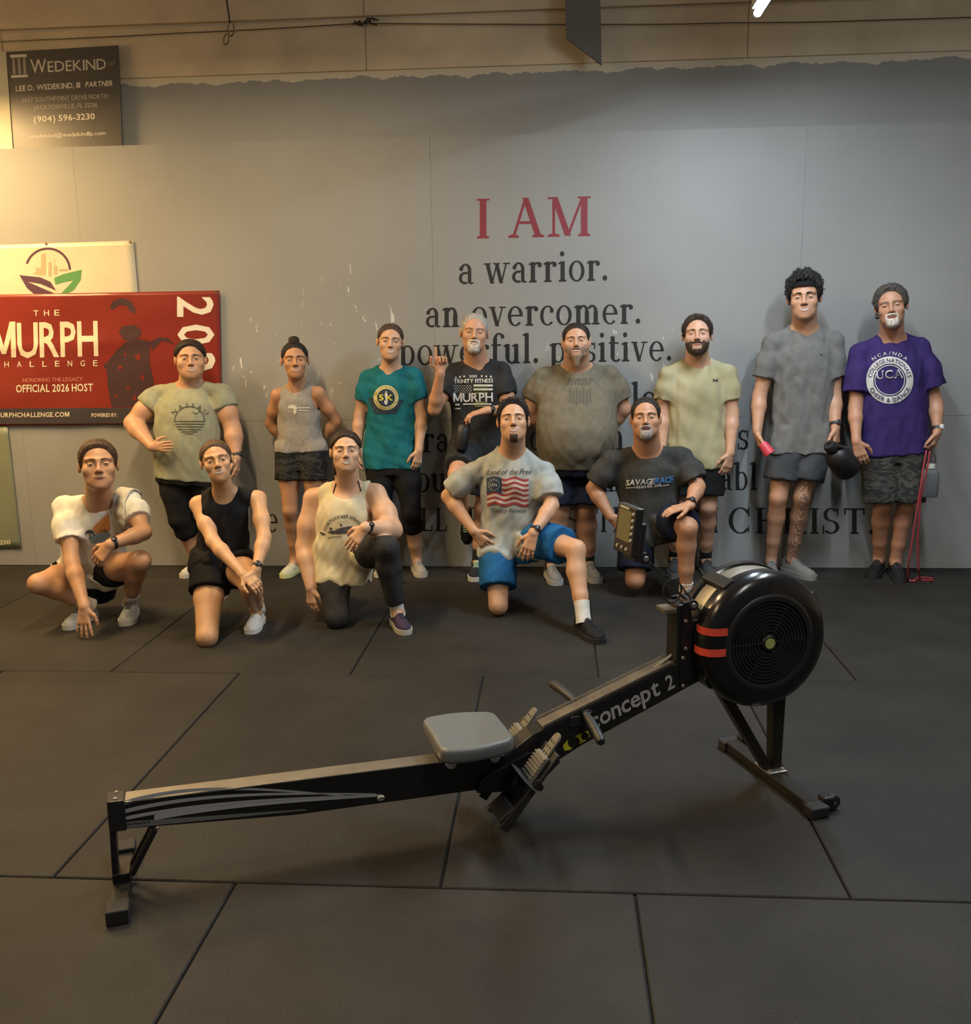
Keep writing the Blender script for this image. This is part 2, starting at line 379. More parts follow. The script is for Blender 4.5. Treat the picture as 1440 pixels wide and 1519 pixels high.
def wall_material(name, cream_edge):
    """grey latex paint with scuffs; on the upper wall the brushed edge of the paint and bare cream board above it"""
    M = bpy.data.materials.new(name); M.use_nodes = True; N = M.node_tree.nodes; L = M.node_tree.links; b = N['Principled BSDF']
    geo = N.new('ShaderNodeNewGeometry'); n1 = N.new('ShaderNodeTexNoise'); n1.inputs['Scale'].default_value = .9; n1.inputs['Detail'].default_value = 7; L.new(geo.outputs['Position'], n1.inputs['Vector'])
    r = N.new('ShaderNodeValToRGB'); e = r.color_ramp.elements; e[0].position, e[1].position = .3, .7; e[0].color = (.265, .268, .262, 1); e[1].color = (.325, .328, .318, 1); L.new(n1.outputs['Fac'], r.inputs['Fac']); col = r.outputs['Color']
    def scuff(scale, lo, stretch, centre, rad, colr, amt):
        nonlocal col
        mp = N.new('ShaderNodeMapping'); mp.inputs['Scale'].default_value = stretch; mp.inputs['Rotation'].default_value = (0, .5, 0); L.new(geo.outputs['Position'], mp.inputs['Vector'])
        n = N.new('ShaderNodeTexNoise'); n.inputs['Scale'].default_value = scale; n.inputs['Detail'].default_value = 3; n.inputs['Distortion'].default_value = .6; L.new(mp.outputs[0], n.inputs['Vector'])
        rr = N.new('ShaderNodeValToRGB'); ee = rr.color_ramp.elements; ee[0].position, ee[1].position = lo, lo+.03; L.new(n.outputs['Fac'], rr.inputs['Fac'])
        vd = N.new('ShaderNodeVectorMath'); vd.operation = 'DISTANCE'; vd.inputs[1].default_value = centre; L.new(geo.outputs['Position'], vd.inputs[0])
        mr = N.new('ShaderNodeMapRange'); mr.inputs['From Min'].default_value = rad; mr.inputs['From Max'].default_value = rad*.3; L.new(vd.outputs['Value'], mr.inputs['Value'])
        mu = N.new('ShaderNodeMath'); mu.operation = 'MULTIPLY'; L.new(rr.outputs['Color'], mu.inputs[0]); L.new(mr.outputs[0], mu.inputs[1])
        m2 = N.new('ShaderNodeMath'); m2.operation = 'MULTIPLY'; m2.inputs[1].default_value = amt; L.new(mu.outputs[0], m2.inputs[0])
        mx = N.new('ShaderNodeMixRGB'); mx.inputs[2].default_value = (*colr, 1); L.new(m2.outputs[0], mx.inputs[0]); L.new(col, mx.inputs[1]); col = mx.outputs[0]
    if not cream_edge:
        for c, rad in (((-1.25, DW, 1.55), .55), ((.25, DW, 1.5), .35), ((.62, DW, 1.48), .3), ((-2.05, DW, 1.5), .4), ((-1.45, DW, 1.85), .35)): scuff(26, .665, (1, 1, .35), c, rad, (.75, .74, .68), .85)
        for c, rad in (((1.9, DW, .3), 1.2), ((-.4, DW, .25), 1.3), ((2.6, DW, .35), .6), ((-3., DW, .2), .8)): scuff(30, .70, (1, 1, .5), c, rad, (.08, .08, .075), .7)
    else:
        sp = N.new('ShaderNodeSeparateXYZ'); L.new(geo.outputs['Position'], sp.inputs[0])
        cx = N.new('ShaderNodeCombineXYZ'); L.new(sp.outputs[0], cx.inputs[0]); n = N.new('ShaderNodeTexNoise'); n.inputs['Scale'].default_value = 4.2; n.inputs['Detail'].default_value = 7; n.inputs['Roughness'].default_value = .62; L.new(cx.outputs[0], n.inputs['Vector'])
        ma = N.new('ShaderNodeMath'); ma.operation = 'MULTIPLY_ADD'; ma.inputs[1].default_value = .16; L.new(n.outputs['Fac'], ma.inputs[0]); L.new(sp.outputs[2], ma.inputs[2])
        gt = N.new('ShaderNodeMath'); gt.operation = 'GREATER_THAN'; gt.inputs[1].default_value = PAINT_Z+.08; L.new(ma.outputs[0], gt.inputs[0])
        mx = N.new('ShaderNodeMixRGB'); mx.inputs[2].default_value = (.68, .62, .48, 1); L.new(gt.outputs[0], mx.inputs[0]); L.new(col, mx.inputs[1]); col = mx.outputs[0]
    L.new(col, b.inputs['Base Color']); b.inputs['Roughness'].default_value = .50; b.inputs['Specular IOR Level'].default_value = .4
    n5 = N.new('ShaderNodeTexNoise'); n5.inputs['Scale'].default_value = 55; n5.inputs['Detail'].default_value = 5; L.new(geo.outputs['Position'], n5.inputs['Vector'])
    bp = N.new('ShaderNodeBump'); bp.inputs['Strength'].default_value = .10; bp.inputs['Distance'].default_value = .006; L.new(n5.outputs['Fac'], bp.inputs['Height']); L.new(bp.outputs['Normal'], b.inputs['Normal'])
    return M
PAINT_Z = atY(720, 110, DU)[2]
LEDGE_Z = float(atY(60, 219, DW)[2])
m_rub = floor_mat_material(); m_sub = mat('concrete slab', (.02, .02, .02), .9)
m_wall = wall_material('grey wall paint', False); m_upper = wall_material('grey wall paint upper', True)
m_board = mat('beige painted board', (.70, .58, .40), .6, var=.13, vscale=3, bump=.15, bscale=40)
m_ceil = mat('ceiling white', (.45, .44, .41), .8, var=.05)

fl = MB().box((-6.3, -1.2, -.06), (6.3, 6.95, -.0125)).build('floor', m_sub); tag(fl, 'black rubber mat flooring in staggered rows', kind='structure')
MW, MD = 1.22, 1.83
gm = {}
def mat_piece(x0, x1, y0, y1):
    w, d = round(x1-x0, 3), round(y1-y0, 3)
    if (w, d) not in gm:
        g = .0035; b = MB(); c = .004
        R = [[(sx*(w/2-g-i), sy*(d/2-g-i), z) for sx, sy in ((-1, -1), (1, -1), (1, 1), (-1, 1))] for i, z in ((0, -.0125), (0, -c), (c, 0))]
        b.rings(R); gm[w, d] = b.mesh('floor_mat', m_rub)
    o = bpy.data.objects.new('floor_mat', gm[w, d]); COL.objects.link(o); o.location = ((x0+x1)/2, (y0+y1)/2, random.uniform(-.0015, 0)); o.parent = fl
for xo, y1, y0 in ((-1.2, 6.70, 6.321), (-2.227, 6.321, 4.492), (-1.567, 4.492, 2.663), (-.981, 2.663, .833), (-1.5, .833, -.997)):
    k0 = math.floor((-6.2-xo)/MW)
    for k in range(k0, k0+11):
        a, b_ = max(-6.2, xo+k*MW), min(6.2, xo+(k+1)*MW)
        if b_-a > .1: mat_piece(a, b_, y0, y1)

wb = MB().box((-6.3, DU, 0), (6.3, DU+.15, 4.75)).build('wall_back', m_upper); tag(wb, 'grey painted back wall with sheathing panels and motto lettering', kind='structure')
SZ = 1.052
def panel_row(z0, z1, seams):
    xs = [-6.2]+[s for s in seams if -6.1 < s < 6.1]+[6.2]
    for a, b_ in zip(xs, xs[1:]): MB().box((a+.0006, DW, z0+.0010), (b_-.0006, DU-.001, z1-.001)).build('wall_panel', m_wall, wb)
panel_row(0, SZ, [-3.813+2.44*k for k in range(-1, 5)])
panel_row(SZ, LEDGE_Z, [-5.7+2.44*k for k in range(0, 6)])
BZ = float(atY(720, 98, DU-.025)[2]); B1 = float(atY(720, 19, DU-.03)[2])
for k in range(5):
    MB().box((-6.2+k*2.48+.002, DU-.025, BZ), (-6.2+(k+1)*2.48-.002, DU-.001, B1-.012)).build('wall_board', m_board, wb, bevel=.003)
    MB().box((-6.2+k*2.48+.002, DU-.05, B1+.006), (-6.2+(k+1)*2.48-.002, DU-.001, B1+.5)).build('wall_board', m_board, wb, bevel=.003)
for n, lo, hi in (('wall_left', (-6.45, -1.2, 0), (-6.3, 6.95, 4.75)), ('wall_right', (6.3, -1.2, 0), (6.45, 6.95, 4.75))):
    tag(MB().box(lo, hi).build(n, m_board), kind='structure')
tag(MB().box((-6.45, -1.2, 4.75), (6.45, 6.95, 4.85)).build('ceiling', m_ceil), kind='structure')

# ---- painted motto: a small serif alphabet made of stems, bowls and brackets
def serif_text(s):
    V, F = [], []
    def add(v, f): n = sum(len(a) for a in V); V.append(np.asarray(v, float)); F.extend(tuple(i+n for i in t) for t in f)
    st, th, xh = .165, .075, .66
    def R(x0, y0, x1, y1): add(*rect2(x0, y0, x1, y1))
    def D(x0, y0, x1, y1, w): add([(x0-w/2, y0), (x0+w/2, y0), (x1+w/2, y1), (x1-w/2, y1)], [(0, 1, 2, 3)])
    def sf(x, y, w=.30): sgn = 1 if y < .05 else -1; add([(x-w/2, y), (x+w/2, y), (x+w/2, y+sgn*.045), (x+w/6, y+sgn*.085), (x-w/6, y+sgn*.085), (x-w/2, y+sgn*.045)], [(0, 1, 2, 3, 4, 5)])
    def half(x, y): add([(x-.17, y-.05), (x-.15, y-.10), (x, y-.10), (x+.06, y), (x-.02, y)], [(0, 1, 2, 3, 4)])
    def stem(x, y0, y1, top='f', bot='f', w=st):
        R(x-w/2, y0, x+w/2, y1)
        if bot == 'f': sf(x, y0) if y0 > -.05 else add([(x-.16, y0), (x+.16, y0), (x+.16, y0+.06), (x-.16, y0+.06)], [(0, 1, 2, 3)])
        if top == 'f': add([(x-.16, y1), (x+.16, y1), (x+.16, y1-.05), (x-.16, y1-.05)], [(0, 1, 2, 3)])
        if top == 'h': half(x, y1)
    def arc(cx, cy, rx, ry, a0, a1, wx=st, wy=th, n=22):
        A = np.radians(np.linspace(a0, a1, n+1)); o = np.stack([cx+rx*np.cos(A), cy+ry*np.sin(A)], 1); i = np.stack([cx+(rx-wx)*np.cos(A), cy+(ry-wy)*np.sin(A)], 1)
        add(np.vstack([o, i]), [(k, k+1, k+n+2, k+n+1) for k in range(n)])
    def dot(x, y, r=.085): add(*disc2(x, y, r, 14))
    x = 0.
    def glyph(c):
        if c == 'I': stem(x+.19, 0, 1); return .38
        if c == 'A': D(x+.13, .02, x+.43, 1, .07); D(x+.74, .02, x+.42, 1, .15); R(x+.24, .34, x+.62, .41); sf(x+.13, 0, .26); sf(x+.74, 0, .30); return .90
        if c == 'M': stem(x+.15, 0, 1, None, 'f', .07); D(x+.17, 1, x+.50, .02, .15); D(x+.86, 1, x+.50, .02, .065); stem(x+.90, 0, 1, 'f', 'f'); R(x, .95, x+.25, 1); return 1.06
        if c == 'a': arc(x+.27, .20, .23, .20, 60, 300, .12); stem(x+.45, .05, xh-.16, None, None, .13); arc(x+.29, xh-.22, .225, .225, 0, 150, .13, .06); dot(x+.13, xh-.16, .075); R(x+.30, .34, x+.44, .40); arc(x+.52, .09, .13, .09, 180, 320, .08, .05); return .60
        if c == 'w': D(x+.10, xh, x+.29, 0, .14); D(x+.47, xh, x+.29, 0, .06); D(x+.45, xh, x+.64, 0, .14); D(x+.83, xh, x+.64, 0, .06); [R(x+q-.13, xh-.045, x+q+.13, xh) for q in (.10, .45, .84)]; return .94
        if c == 'v': D(x+.12, xh, x+.32, 0, .14); D(x+.52, xh, x+.32, 0, .06); [R(x+q-.13, xh-.045, x+q+.13, xh) for q in (.12, .52)]; return .64
        if c == 'r': stem(x+.17, 0, xh, 'h'); arc(x+.36, xh-.20, .20, .20, 70, 175, .07, .07); dot(x+.43, xh-.10, .085); return .50
        if c == 'i': stem(x+.17, 0, xh, 'h'); dot(x+.15, .90, .085); return .33
        if c == 'l': stem(x+.17, 0, 1.02, 'h'); return .33
        if c == 'o': arc(x+.31, xh/2, .30, xh/2+.01, 0, 360, .13, .05, 40); return .62
        if c == 'c': arc(x+.30, xh/2, .29, xh/2+.01, 42, 318, .13, .05, 34); dot(x+.46, xh-.17, .075); return .55
        if c == 'e': arc(x+.30, xh/2, .29, xh/2+.01, 0, 318, .13, .05, 36); R(x+.12, xh/2-.01, x+.585, xh/2+.05); return .60
        if c in 'nmh':
            stem(x+.17, 0, 1.02 if c == 'h' else xh, 'h'); q = x
            for _ in range(2 if c == 'm' else 1): arc(q+.36, xh-.22, .205, .23, 0, 150, .13, .07); stem(q+.50, 0, xh-.21, None); q += .34
            return .68 if c != 'm' else 1.02
        if c == 'u': stem(x+.15, .18, xh, 'h', None); arc(x+.32, .21, .235, .22, 180, 320, .13, .07); stem(x+.50, 0, xh, 'h', None); R(x+.50, 0, x+.66, .05); return .68
        if c == 'p': stem(x+.16, -.30, xh, 'h'); arc(x+.34, xh/2, .28, xh/2+.01, -140, 140, .13, .05, 34); return .65
        if c == 'b': stem(x+.16, 0, 1.02, 'h', None); arc(x+.34, xh/2, .28, xh/2+.01, -140, 140, .13, .05, 34); return .65
        if c == 'f': stem(x+.18, 0, .86, None); arc(x+.34, .82, .225, .22, 30, 180, .13, .06); dot(x+.48, .91, .075); R(x+.03, xh-.06, x+.42, xh); return .46
        if c == 't': stem(x+.18, .13, .86, None, None); arc(x+.32, .16, .205, .17, 180, 330, .13, .06); R(x+.03, xh-.06, x+.42, xh); return .46
        if c == 's': arc(x+.23, xh*.74, .19, xh*.27, 40, 270, .11, .06); arc(x+.23, xh*.26, .20, xh*.27, -140, 90, .12, .06); R(x+.36, xh-.22, x+.41, xh); R(x+.03, 0, x+.08, .22); return .46
        if c == '.': dot(x+.13, .085, .09); return .26
        if c == 'L': stem(x+.20, 0, 1); R(x+.2, 0, x+.66, .06); R(x+.60, 0, x+.66, .28); return .70
        if c == 'T': stem(x+.40, 0, 1, None); R(x+.04, .94, x+.76, 1); R(x+.04, .74, x+.10, 1); R(x+.70, .74, x+.76, 1); return .80
        if c == 'H': stem(x+.19, 0, 1); stem(x+.71, 0, 1); R(x+.2, .48, x+.7, .54); return .90
        if c == 'N': stem(x+.17, 0, 1, 'f', 'f', .07); D(x+.18, 1, x+.72, 0, .15); stem(x+.72, 0, 1, 'f', None, .07); return .88
        if c == 'O': arc(x+.42, .5, .41, .515, 0, 360, .15, .05, 44); return .84
        if c in 'CG':
            arc(x+.42, .5, .41, .515, 38, 322, .15, .05, 40); R(x+.68, .68, x+.74, .99)
            if c == 'G': stem(x+.68, .08, .42, 'f', None)
            else: R(x+.69, .04, x+.73, .30)
            return .84
        if c == 'U': stem(x+.18, .3, 1, 'f', None); arc(x+.43, .32, .315, .335, 180, 360, .14, .07); stem(x+.71, .3, 1, 'f', None, .07); return .88
        if c == 'R': stem(x+.19, 0, 1); arc(x+.36, .75, .26, .255, -90, 90, .14, .055); R(x+.2, .945, x+.37, 1); R(x+.2, .495, x+.37, .55); D(x+.70, 0, x+.44, .5, .15); sf(x+.73, 0, .24); return .86
        if c == 'S': arc(x+.32, .745, .27, .265, 35, 270, .14, .06); arc(x+.32, .26, .29, .265, -145, 90, .14, .06); R(x+.52, .68, x+.57, 1); R(x+.03, 0, x+.08, .32); return .66
        return .36
    for c in s: x += glyph(c)+(.07 if c != ' ' else 0)
    return np.vstack(V), F, x-.07, np.concatenate([[i % 7]*len(v) for i, v in enumerate(V)])
m_red = mat('red wall paint', (.24, .030, .042), .5); m_ink = mat('black wall paint', (.014, .014, .014), .5)
def motto(s, x0, y0, x1, y1, h, M):
    V, F, w, ly = serif_text(s); P = np.stack([x0+V[:, 0]/w*(x1-x0), y0+V[:, 0]/w*(y1-y0)-V[:, 1]*h], 1)
    flat_print('lettering', (P, F), DW, M, wb, '%s painted on the grey wall' % ('red serif words' if M is m_red else 'black serif words'), layer=ly)
motto('I AM', 705, 354, 876, 350, 59, m_red)
for a in (('a warrior.', 679, 422, 902, 416, 46), ('an overcomer.', 630, 486, 951, 480, 44), ('powerful. positive.', 592, 542, 997, 535, 44), ('le', 936, 611, 974, 610, 44),
          ('ra', 627, 671, 666, 671, 42), ('ou', 786, 668, 822, 668, 42), ('n', 903, 667, 926, 667, 42), ('s', 1093, 667, 1111, 667, 44),
          ('ou', 617, 730, 662, 730, 42), ('m', 893, 729, 920, 729, 42), ('abl', 1066, 727, 1123, 727, 41), ('e', 396, 789, 412, 789, 40),
          ('ALL', 596, 788, 664, 788, 35), ('THINGS', 679, 788, 863, 789, 36), ('THROUGH', 884, 789, 1066, 790, 37), ('CHRIST.', 1080, 791, 1298, 792, 38)):
    motto(*a, m_ink)

# ---- banners and boards
def banner(name, tl, tr, br, bl, Y, M, label, cat, amp=.006, nx=36, ny=16, seed=1, eyelets=()):
    c = [atY(*p, Y) for p in (tl, tr, br, bl)]; fn = ripple(seed, amp, .5, (1, 0, 1))
    root = empty(name, c[3], label, cat)
    P = []; 
    for j in range(ny+1):
        for i in range(nx+1):
            u, v = i/nx, j/ny; p = (c[0]*(1-u)+c[1]*u)*(1-v)+(c[3]*(1-u)+c[2]*u)*v; e = fn(np.array([p], np.float32))[0]*min(1, 4*u*(1-u)+.25)
            sag = .016*math.exp(-((v-.30-.10*math.sin(math.pi*u))/.05)**2)*amp/.006*math.sin(math.pi*min(1, u*1.02)) if seed == 2 else 0
            p[1] += e-amp*1.6-sag; P.append(p)
    n = len(P); Q = [(j*(nx+1)+i, j*(nx+1)+i+1, (j+1)*(nx+1)+i+1, (j+1)*(nx+1)+i) for j in range(ny) for i in range(nx)]
    o = npmesh('sheet', P, Q, M, True, root); s_ = o.modifiers.new('thick', 'SOLIDIFY'); s_.thickness = .0015; s_.offset = -1
    G = np.array(P).reshape(ny+1, nx+1, 3)
    for (x, y) in eyelets: p = atY(x, y, Y-.006); MB().lathe([(.003, 0), (.009, 0), (.009, .004), (.004, .004)], (p[0], Y-.004-amp*2, p[2]), (0, -1, 0), 12).build('grommet', mat('dull brass', (.25, .2, .12), .4, .9), root)
    def surf(x, z):
        d = (G[..., 0]-x)**2+(G[..., 2]-z)**2; k = np.argpartition(d.ravel(), 5)[:5]; w = 1/(d.ravel()[k]+1e-5); return float((G[..., 1].ravel()[k]*w).sum()/w.sum())
    return root, surf
m_vin = mat('cream vinyl', (.62, .58, .44), .35, var=.04); m_rvin = mat('red vinyl', (.215, .026, .018), .32, var=.10, vscale=3)
m_nav = mat('navy print', (.052, .044, .050), .4); m_sold = mat('dusk print', (.062, .030, .034), .4); m_crm = mat('cream print', (.70, .63, .48), .45); m_pnk = mat('pale red print', (.62, .22, .17), .45)
Yb = DW-.004
wbn, sf1 = banner('white_banner', (-260, 372), (198, 357), (208, 470), (-250, 480), Yb, m_vin, 'cream vinyl banner with leaf and skyline logo above the red banner', 'banner', .003, seed=1, eyelets=((194, 359), (69, 362)))
def pr(VF, M, root, surf, Y=Yb, d=.0035, name='print'): return flat_print(name, VF, Y, M, root, depth=d*.35, surf=surf)
q = lambda x, y: (x/4., 340+y/4.)         # helper for the 4x enlargement of the left wall
pr(join2(ring2(71, 401.5, 31, 34.5, -72, 88, 30, 1.)), mat('plum print', (.10, .045, .075), .4), wbn, sf1)
pr(join2(*[poly2([q(*p) for p in P]) for P in ([(115, 272), (240, 285), (300, 312), (334, 366), (300, 350), (240, 325), (165, 312), (240, 345), (322, 380), (300, 395), (215, 395), (160, 350)],)]), MATS['plum print'], wbn, sf1)
pr(join2(poly2([q(*p) for p in [(320, 290), (380, 265), (485, 240), (480, 300), (440, 360), (380, 395), (352, 392), (435, 305), (380, 315), (330, 330)]])), mat('leaf green print', (.10, .28, .10), .4), wbn, sf1)
pr(join2(*[rect2(*q(a, b), *q(c, d)) for a, b, c, d in ((212, 228, 243, 272), (245, 145, 272, 275), (288, 195, 306, 280), (320, 218, 341, 270), (350, 236, 400, 250), (322, 178, 326, 218), (198, 258, 212, 270))]), mat('tan print', (.42, .36, .24), .5), wbn, sf1)
rbn, sf2 = banner('red_banner', (-330, 443), (326, 431), (330, 628), (-325, 634), Yb-.014, m_rvin, 'red vinyl challenge banner with navy strip hung on the grey wall', 'banner', .0035, seed=2, nx=90, ny=36, eyelets=((321, 434), (325, 624)))
Yr = Yb-.014
pr(rect2(-322, 604, 329.5, 627, 40, 1, lambda x, y: (x, y+(x-330)*-.006)), m_nav, rbn, sf2, Yr)
T = lambda *a, **k: text_px(*a, **k)
for k, c in enumerate('THE'): pr(T(c, 50+k*15.5, 469-k*.4, 57.5+k*15.5, 468.8-k*.4, 9), m_crm, rbn, sf2, Yr, .006, 'lettering')
pr(T('MURPH', -12, 531, 146, 527, 53, bold=1, gap=.06), m_crm, rbn, sf2, Yr, .006, 'lettering')
for k, c in enumerate('CHALLENGE'): pr(T(c, -12+k*18.8, 545-k*.25, -5.5+k*18.8, 544.9-k*.25, 9), m_crm, rbn, sf2, Yr, .006, 'lettering')
pr(T('HONORING THE LEGACY', 34, 567, 123, 565, 6, gap=.12), m_pnk, rbn, sf2, Yr, .006, 'lettering')
pr(T('OFFICIAL 2026 HOST', 24, 582, 138, 580, 11.5, bold=1, gap=.13), m_crm, rbn, sf2, Yr, .006, 'lettering')
pr(T('MURPHCHALLENGE.COM', -6, 619, 103, 618, 7, bold=1, gap=.16), m_crm, rbn, sf2, Yr, .009, 'lettering')
pr(T('POWERED BY:', 136, 618.5, 174, 618, 5.6, bold=1, gap=.10), m_crm, rbn, sf2, Yr, .009, 'lettering')
def rot_char(ch, x0, y0, x1, y1):
    v, f, w = GLY[1, ch]; h = v[:, 1].max(); return np.stack([x1-(v[:, 1]/h)*(x1-x0)*-1-(x1-x0), y0+v[:, 0]/w*(y1-y0)], 1) if False else (np.stack([x0+(v[:, 1]/h)*(x1-x0), y0+v[:, 0]/w*(y1-y0)], 1), f)
for i, c in enumerate('2026'): pr(rot_char(c, 264+i*1.3, 440+i*41.5, 317+i*1.3, 470+i*41.5), mat('white print', (.72, .69, .62), .45), rbn, sf2, Yr, .006, 'lettering')
sol = [[(163, 455), (168, 446), (180, 442), (194, 446), (201, 458), (200, 466), (193, 462), (188, 454), (178, 452), (166, 460)],
       [(176, 492), (182, 484), (200, 482), (210, 490), (208, 500), (196, 506), (184, 504)], [(158, 540), (172, 520), (186, 508), (205, 503), (222, 506), (222, 540), (228, 565), (226, 603), (166, 604), (160, 572)],
       [(222, 508), (236, 500), (250, 502), (259, 512), (252, 508), (240, 505), (226, 520)], [(154, 538), (166, 545), (164, 550), (155, 546)]]
for p in sol: pr(poly2(p), m_sold, rbn, sf2, Yr, .005, 'silhouette')
for x, y, s_ in ((205, 530, 1.2), (178, 545, .8), (212, 560, .9), (190, 575, .7), (200, 590, .9), (172, 588, .6), (186, 526, .6), (214, 583, .5)): pr(poly2([(x+5*math.cos(a)*s_*(.7+.3*math.sin(3*a+x)), y+4.5*math.sin(a)*s_) for a in np.linspace(0, 6, 8)]), m_rvin, rbn, sf2, Yr, .0075, 'silhouette_gap')
gbn, sf3 = banner('green_banner', (-220, 640), (12, 633), (32, 813), (-205, 818), Yb, mat('sage vinyl', (.22, .24, .16), .4, var=.12, vscale=2.5), 'sage green vinyl banner hung low on the wall beside the squatting man', 'banner', .004, seed=3)
pr(T('210', -1, 808, 16, 807, 6.5, bold=1), m_crm, gbn, sf3, Yb, .004, 'lettering')

YS = DW+.012
def board(name, pts, M, label, cat):
    P = [atY(x, y, YS) for x, y in pts]; r = empty(name, P[3], label, cat); MB().prism(P, (0, .01, 0)).build('panel', M, r, bevel=.001); return r
m_sign = mat('charcoal sign board', (.095, .085, .075), .35, var=.06, vscale=2); m_sgt = mat('pale sign print', (.72, .68, .58), .5); m_sgd = mat('grey sign print', (.36, .33, .28), .5)
sg = board('sign_board', [(10, 77), (175, 67), (180.5, 217.5), (20.5, 221)], m_sign, 'charcoal law office sign board standing on the wall ledge', 'sign')
z6 = lambda x, y: (x/6., 60+y/6.)
def st(s, x0, y0, x1, y1, h, M, **k): flat_print('lettering', text_px(s, *z6(x0, y0), *z6(x1, y1), h/6., **k), YS, M, sg)
st('W', 275, 292, 415, 286, 128, m_sgt); st('EDEKIND', 428, 282, 946, 256, 100, m_sgt, gap=.13); st('LLP', 965, 220, 1028, 217, 36, m_sgd)
st('LEE D. WEDEKIND, III', 142, 452, 715, 420, 50, m_sgt, bold=1); st('PARTNER', 760, 415, 1003, 403, 48, m_sgt, shear=.18, bold=1)
st('6867 SOUTHPOINT DRIVE NORTH', 195, 552, 962, 514, 42, m_sgd, bold=1); st('JACKSONVILLE, FL 32216', 300, 616, 868, 592, 40, m_sgd, bold=1)
st('(904) 596-3230', 302, 728, 845, 700, 56, m_sgt, bold=1); st('lwedekind@wedekindllp.com', 262, 872, 942, 840, 38, m_sgt)
for P in ([(90, 128), (238, 122), (238, 148), (92, 154)], [(100, 312), (248, 304), (250, 325), (102, 334)]): flat_print('logo', poly2([z6(*p) for p in P]), YS, m_sgt, sg)
for P in ([(108, 158), (130, 157), (140, 302), (116, 303)], [(155, 156), (178, 155), (188, 300), (164, 301)], [(203, 153), (226, 152), (236, 298), (212, 299)]): flat_print('logo', poly2([z6(*p) for p in P]), YS, m_sgd, sg)
board('cream_board', [(-120, 82), (8.5, 76), (19, 220.5), (-108, 226)], mat('cream board', (.60, .57, .42), .5, var=.03), 'plain cream board leaning on the ledge beside the charcoal sign', 'sign')

# ---- lamps
m_fix = mat('white lamp housing', (.6, .6, .58), .4)
def tube_light(i, p, ln, colr, watts):
    x, y, z = p
    r = empty('tube_light', (x, y-ln/2, z), ['bright cool white LED tube lamp hung near the back wall', 'warm LED tube lamp over the banners'][i] if i < 2 else ('warm LED tube lamp hung above the kneeling people', 'cool LED tube lamp hung in front of the tall man', 'warm LED tube lamp hung above the rail end of the rowing machine', 'LED tube lamp hung above the flywheel end of the rowing machine')[i-2], 'lamp')
    b = MB(); b.tube([(x, y, z), (x, y-ln, z)], .019, 14); b.build('tube', mat('lamp tube %d' % i, (.9, .9, .9), .3, emit=(colr, 38)), r, True)
    b = MB(); b.box((x-.03, y-ln-.01, z+.022), (x+.03, y+.01, z+.065)); b.build('housing', m_fix, r, bevel=.004)
    for q_ in (y+.006, y-ln-.006): MB().tube([(x, q_-.012, z), (x, q_+.012, z)], .021, 14).build('end_cap', m_fix, r, True)
    for q_ in (y-.15, y-ln+.15): MB().tube([(x, q_, z+.065), (x, q_, 4.75)], .0025, 6).build('hanger_wire', mat('steel wire', (.3, .3, .3), .4, .9), r)
    l = bpy.data.lights.new('tube_glow', 'AREA'); l.shape = 'RECTANGLE'; l.size = .05; l.size_y = ln; l.color = colr; l.energy = watts
    lo = bpy.data.objects.new('tube_glow', l); lo.location = (x, y-ln/2, z-.03); COL.objects.link(lo); adopt(lo, r)
for i, a in enumerate(LAMPS): tube_light(i, *a)

# ---- odds and ends under the ceiling
m_dark = mat('dark strap', (.04, .033, .022), .8); m_stl = mat('worn steel', (.22, .19, .14), .4, .8)
Yk = 6.55
k0 = atY(340, 40, Yk); kr = empty('carabiner_strap', k0, 'dark strap with two carabiners hanging by the beige boards', 'strap')
MB().tube([atY(334, -60, Yk), atY(336, 0, Yk), atY(341, 34, Yk)], [.016, .014, .012], 8, squash=.3).build('strap', m_dark, kr, True)
def loop(cx, cy, rx, ry, tilt):
    t = np.linspace(0, 2*math.pi, 25); pts = [atY(cx+rx*math.cos(a)*math.cos(tilt)-ry*math.sin(a)*math.sin(tilt), cy+rx*math.cos(a)*math.sin(tilt)+ry*math.sin(a)*math.cos(tilt), Yk) for a in t]
    MB().tube(pts, .0045, 6, False).build('carabiner', m_stl, kr, True)
loop(342.5, 43, 4.5, 10.5, 0); loop(335.5, 58.5, 3.5, 8, .2)
Yw = 6.73
wp = [(-40, 64), (90, 58), (180, 54), (260, 49.5), (340, 46), (430, 41), (520, 35.5), (560, 35), (640, 35.5), (830, 36.5), (1000, 36), (1080, 34), (1200, 33), (1500, 24)]
wr_ = empty('guy_wire', atY(540, 35, Yw), 'thin wire with a knot strung along the beige boards', 'wire')
MB().tube([atY(x, y, Yw) for x, y in wp], .004, 6).build('wire', m_stl, wr_, True)
kb = MB()
for j in range(9): a = atY(530+random.uniform(0, 26), 33+random.uniform(-2, 4), Yw-.004); kb.tube([a, a+np.array([random.uniform(-.03, .03), .005, random.uniform(-.02, .02)]), a+np.array([random.uniform(-.05, .05), -.006, random.uniform(-.01, .02)])], .006, 6)
kb.build('knot', m_dark, wr_, True)
mp = bpy.data.materials.new('dark mesh'); mp.use_nodes = True
N = mp.node_tree.nodes; L = mp.node_tree.links; b_ = N['Principled BSDF']; tc = N.new('ShaderNodeTexCoord'); ck = N.new('ShaderNodeTexChecker'); ck.inputs['Scale'].default_value = 90; ck.inputs[1].default_value = (.22, .20, .18, 1); ck.inputs[2].default_value = (.09, .085, .078, 1)
L.new(tc.outputs['Object'], ck.inputs['Vector']); L.new(ck.outputs['Color'], b_.inputs['Base Color']); b_.inputs['Roughness'].default_value = .6
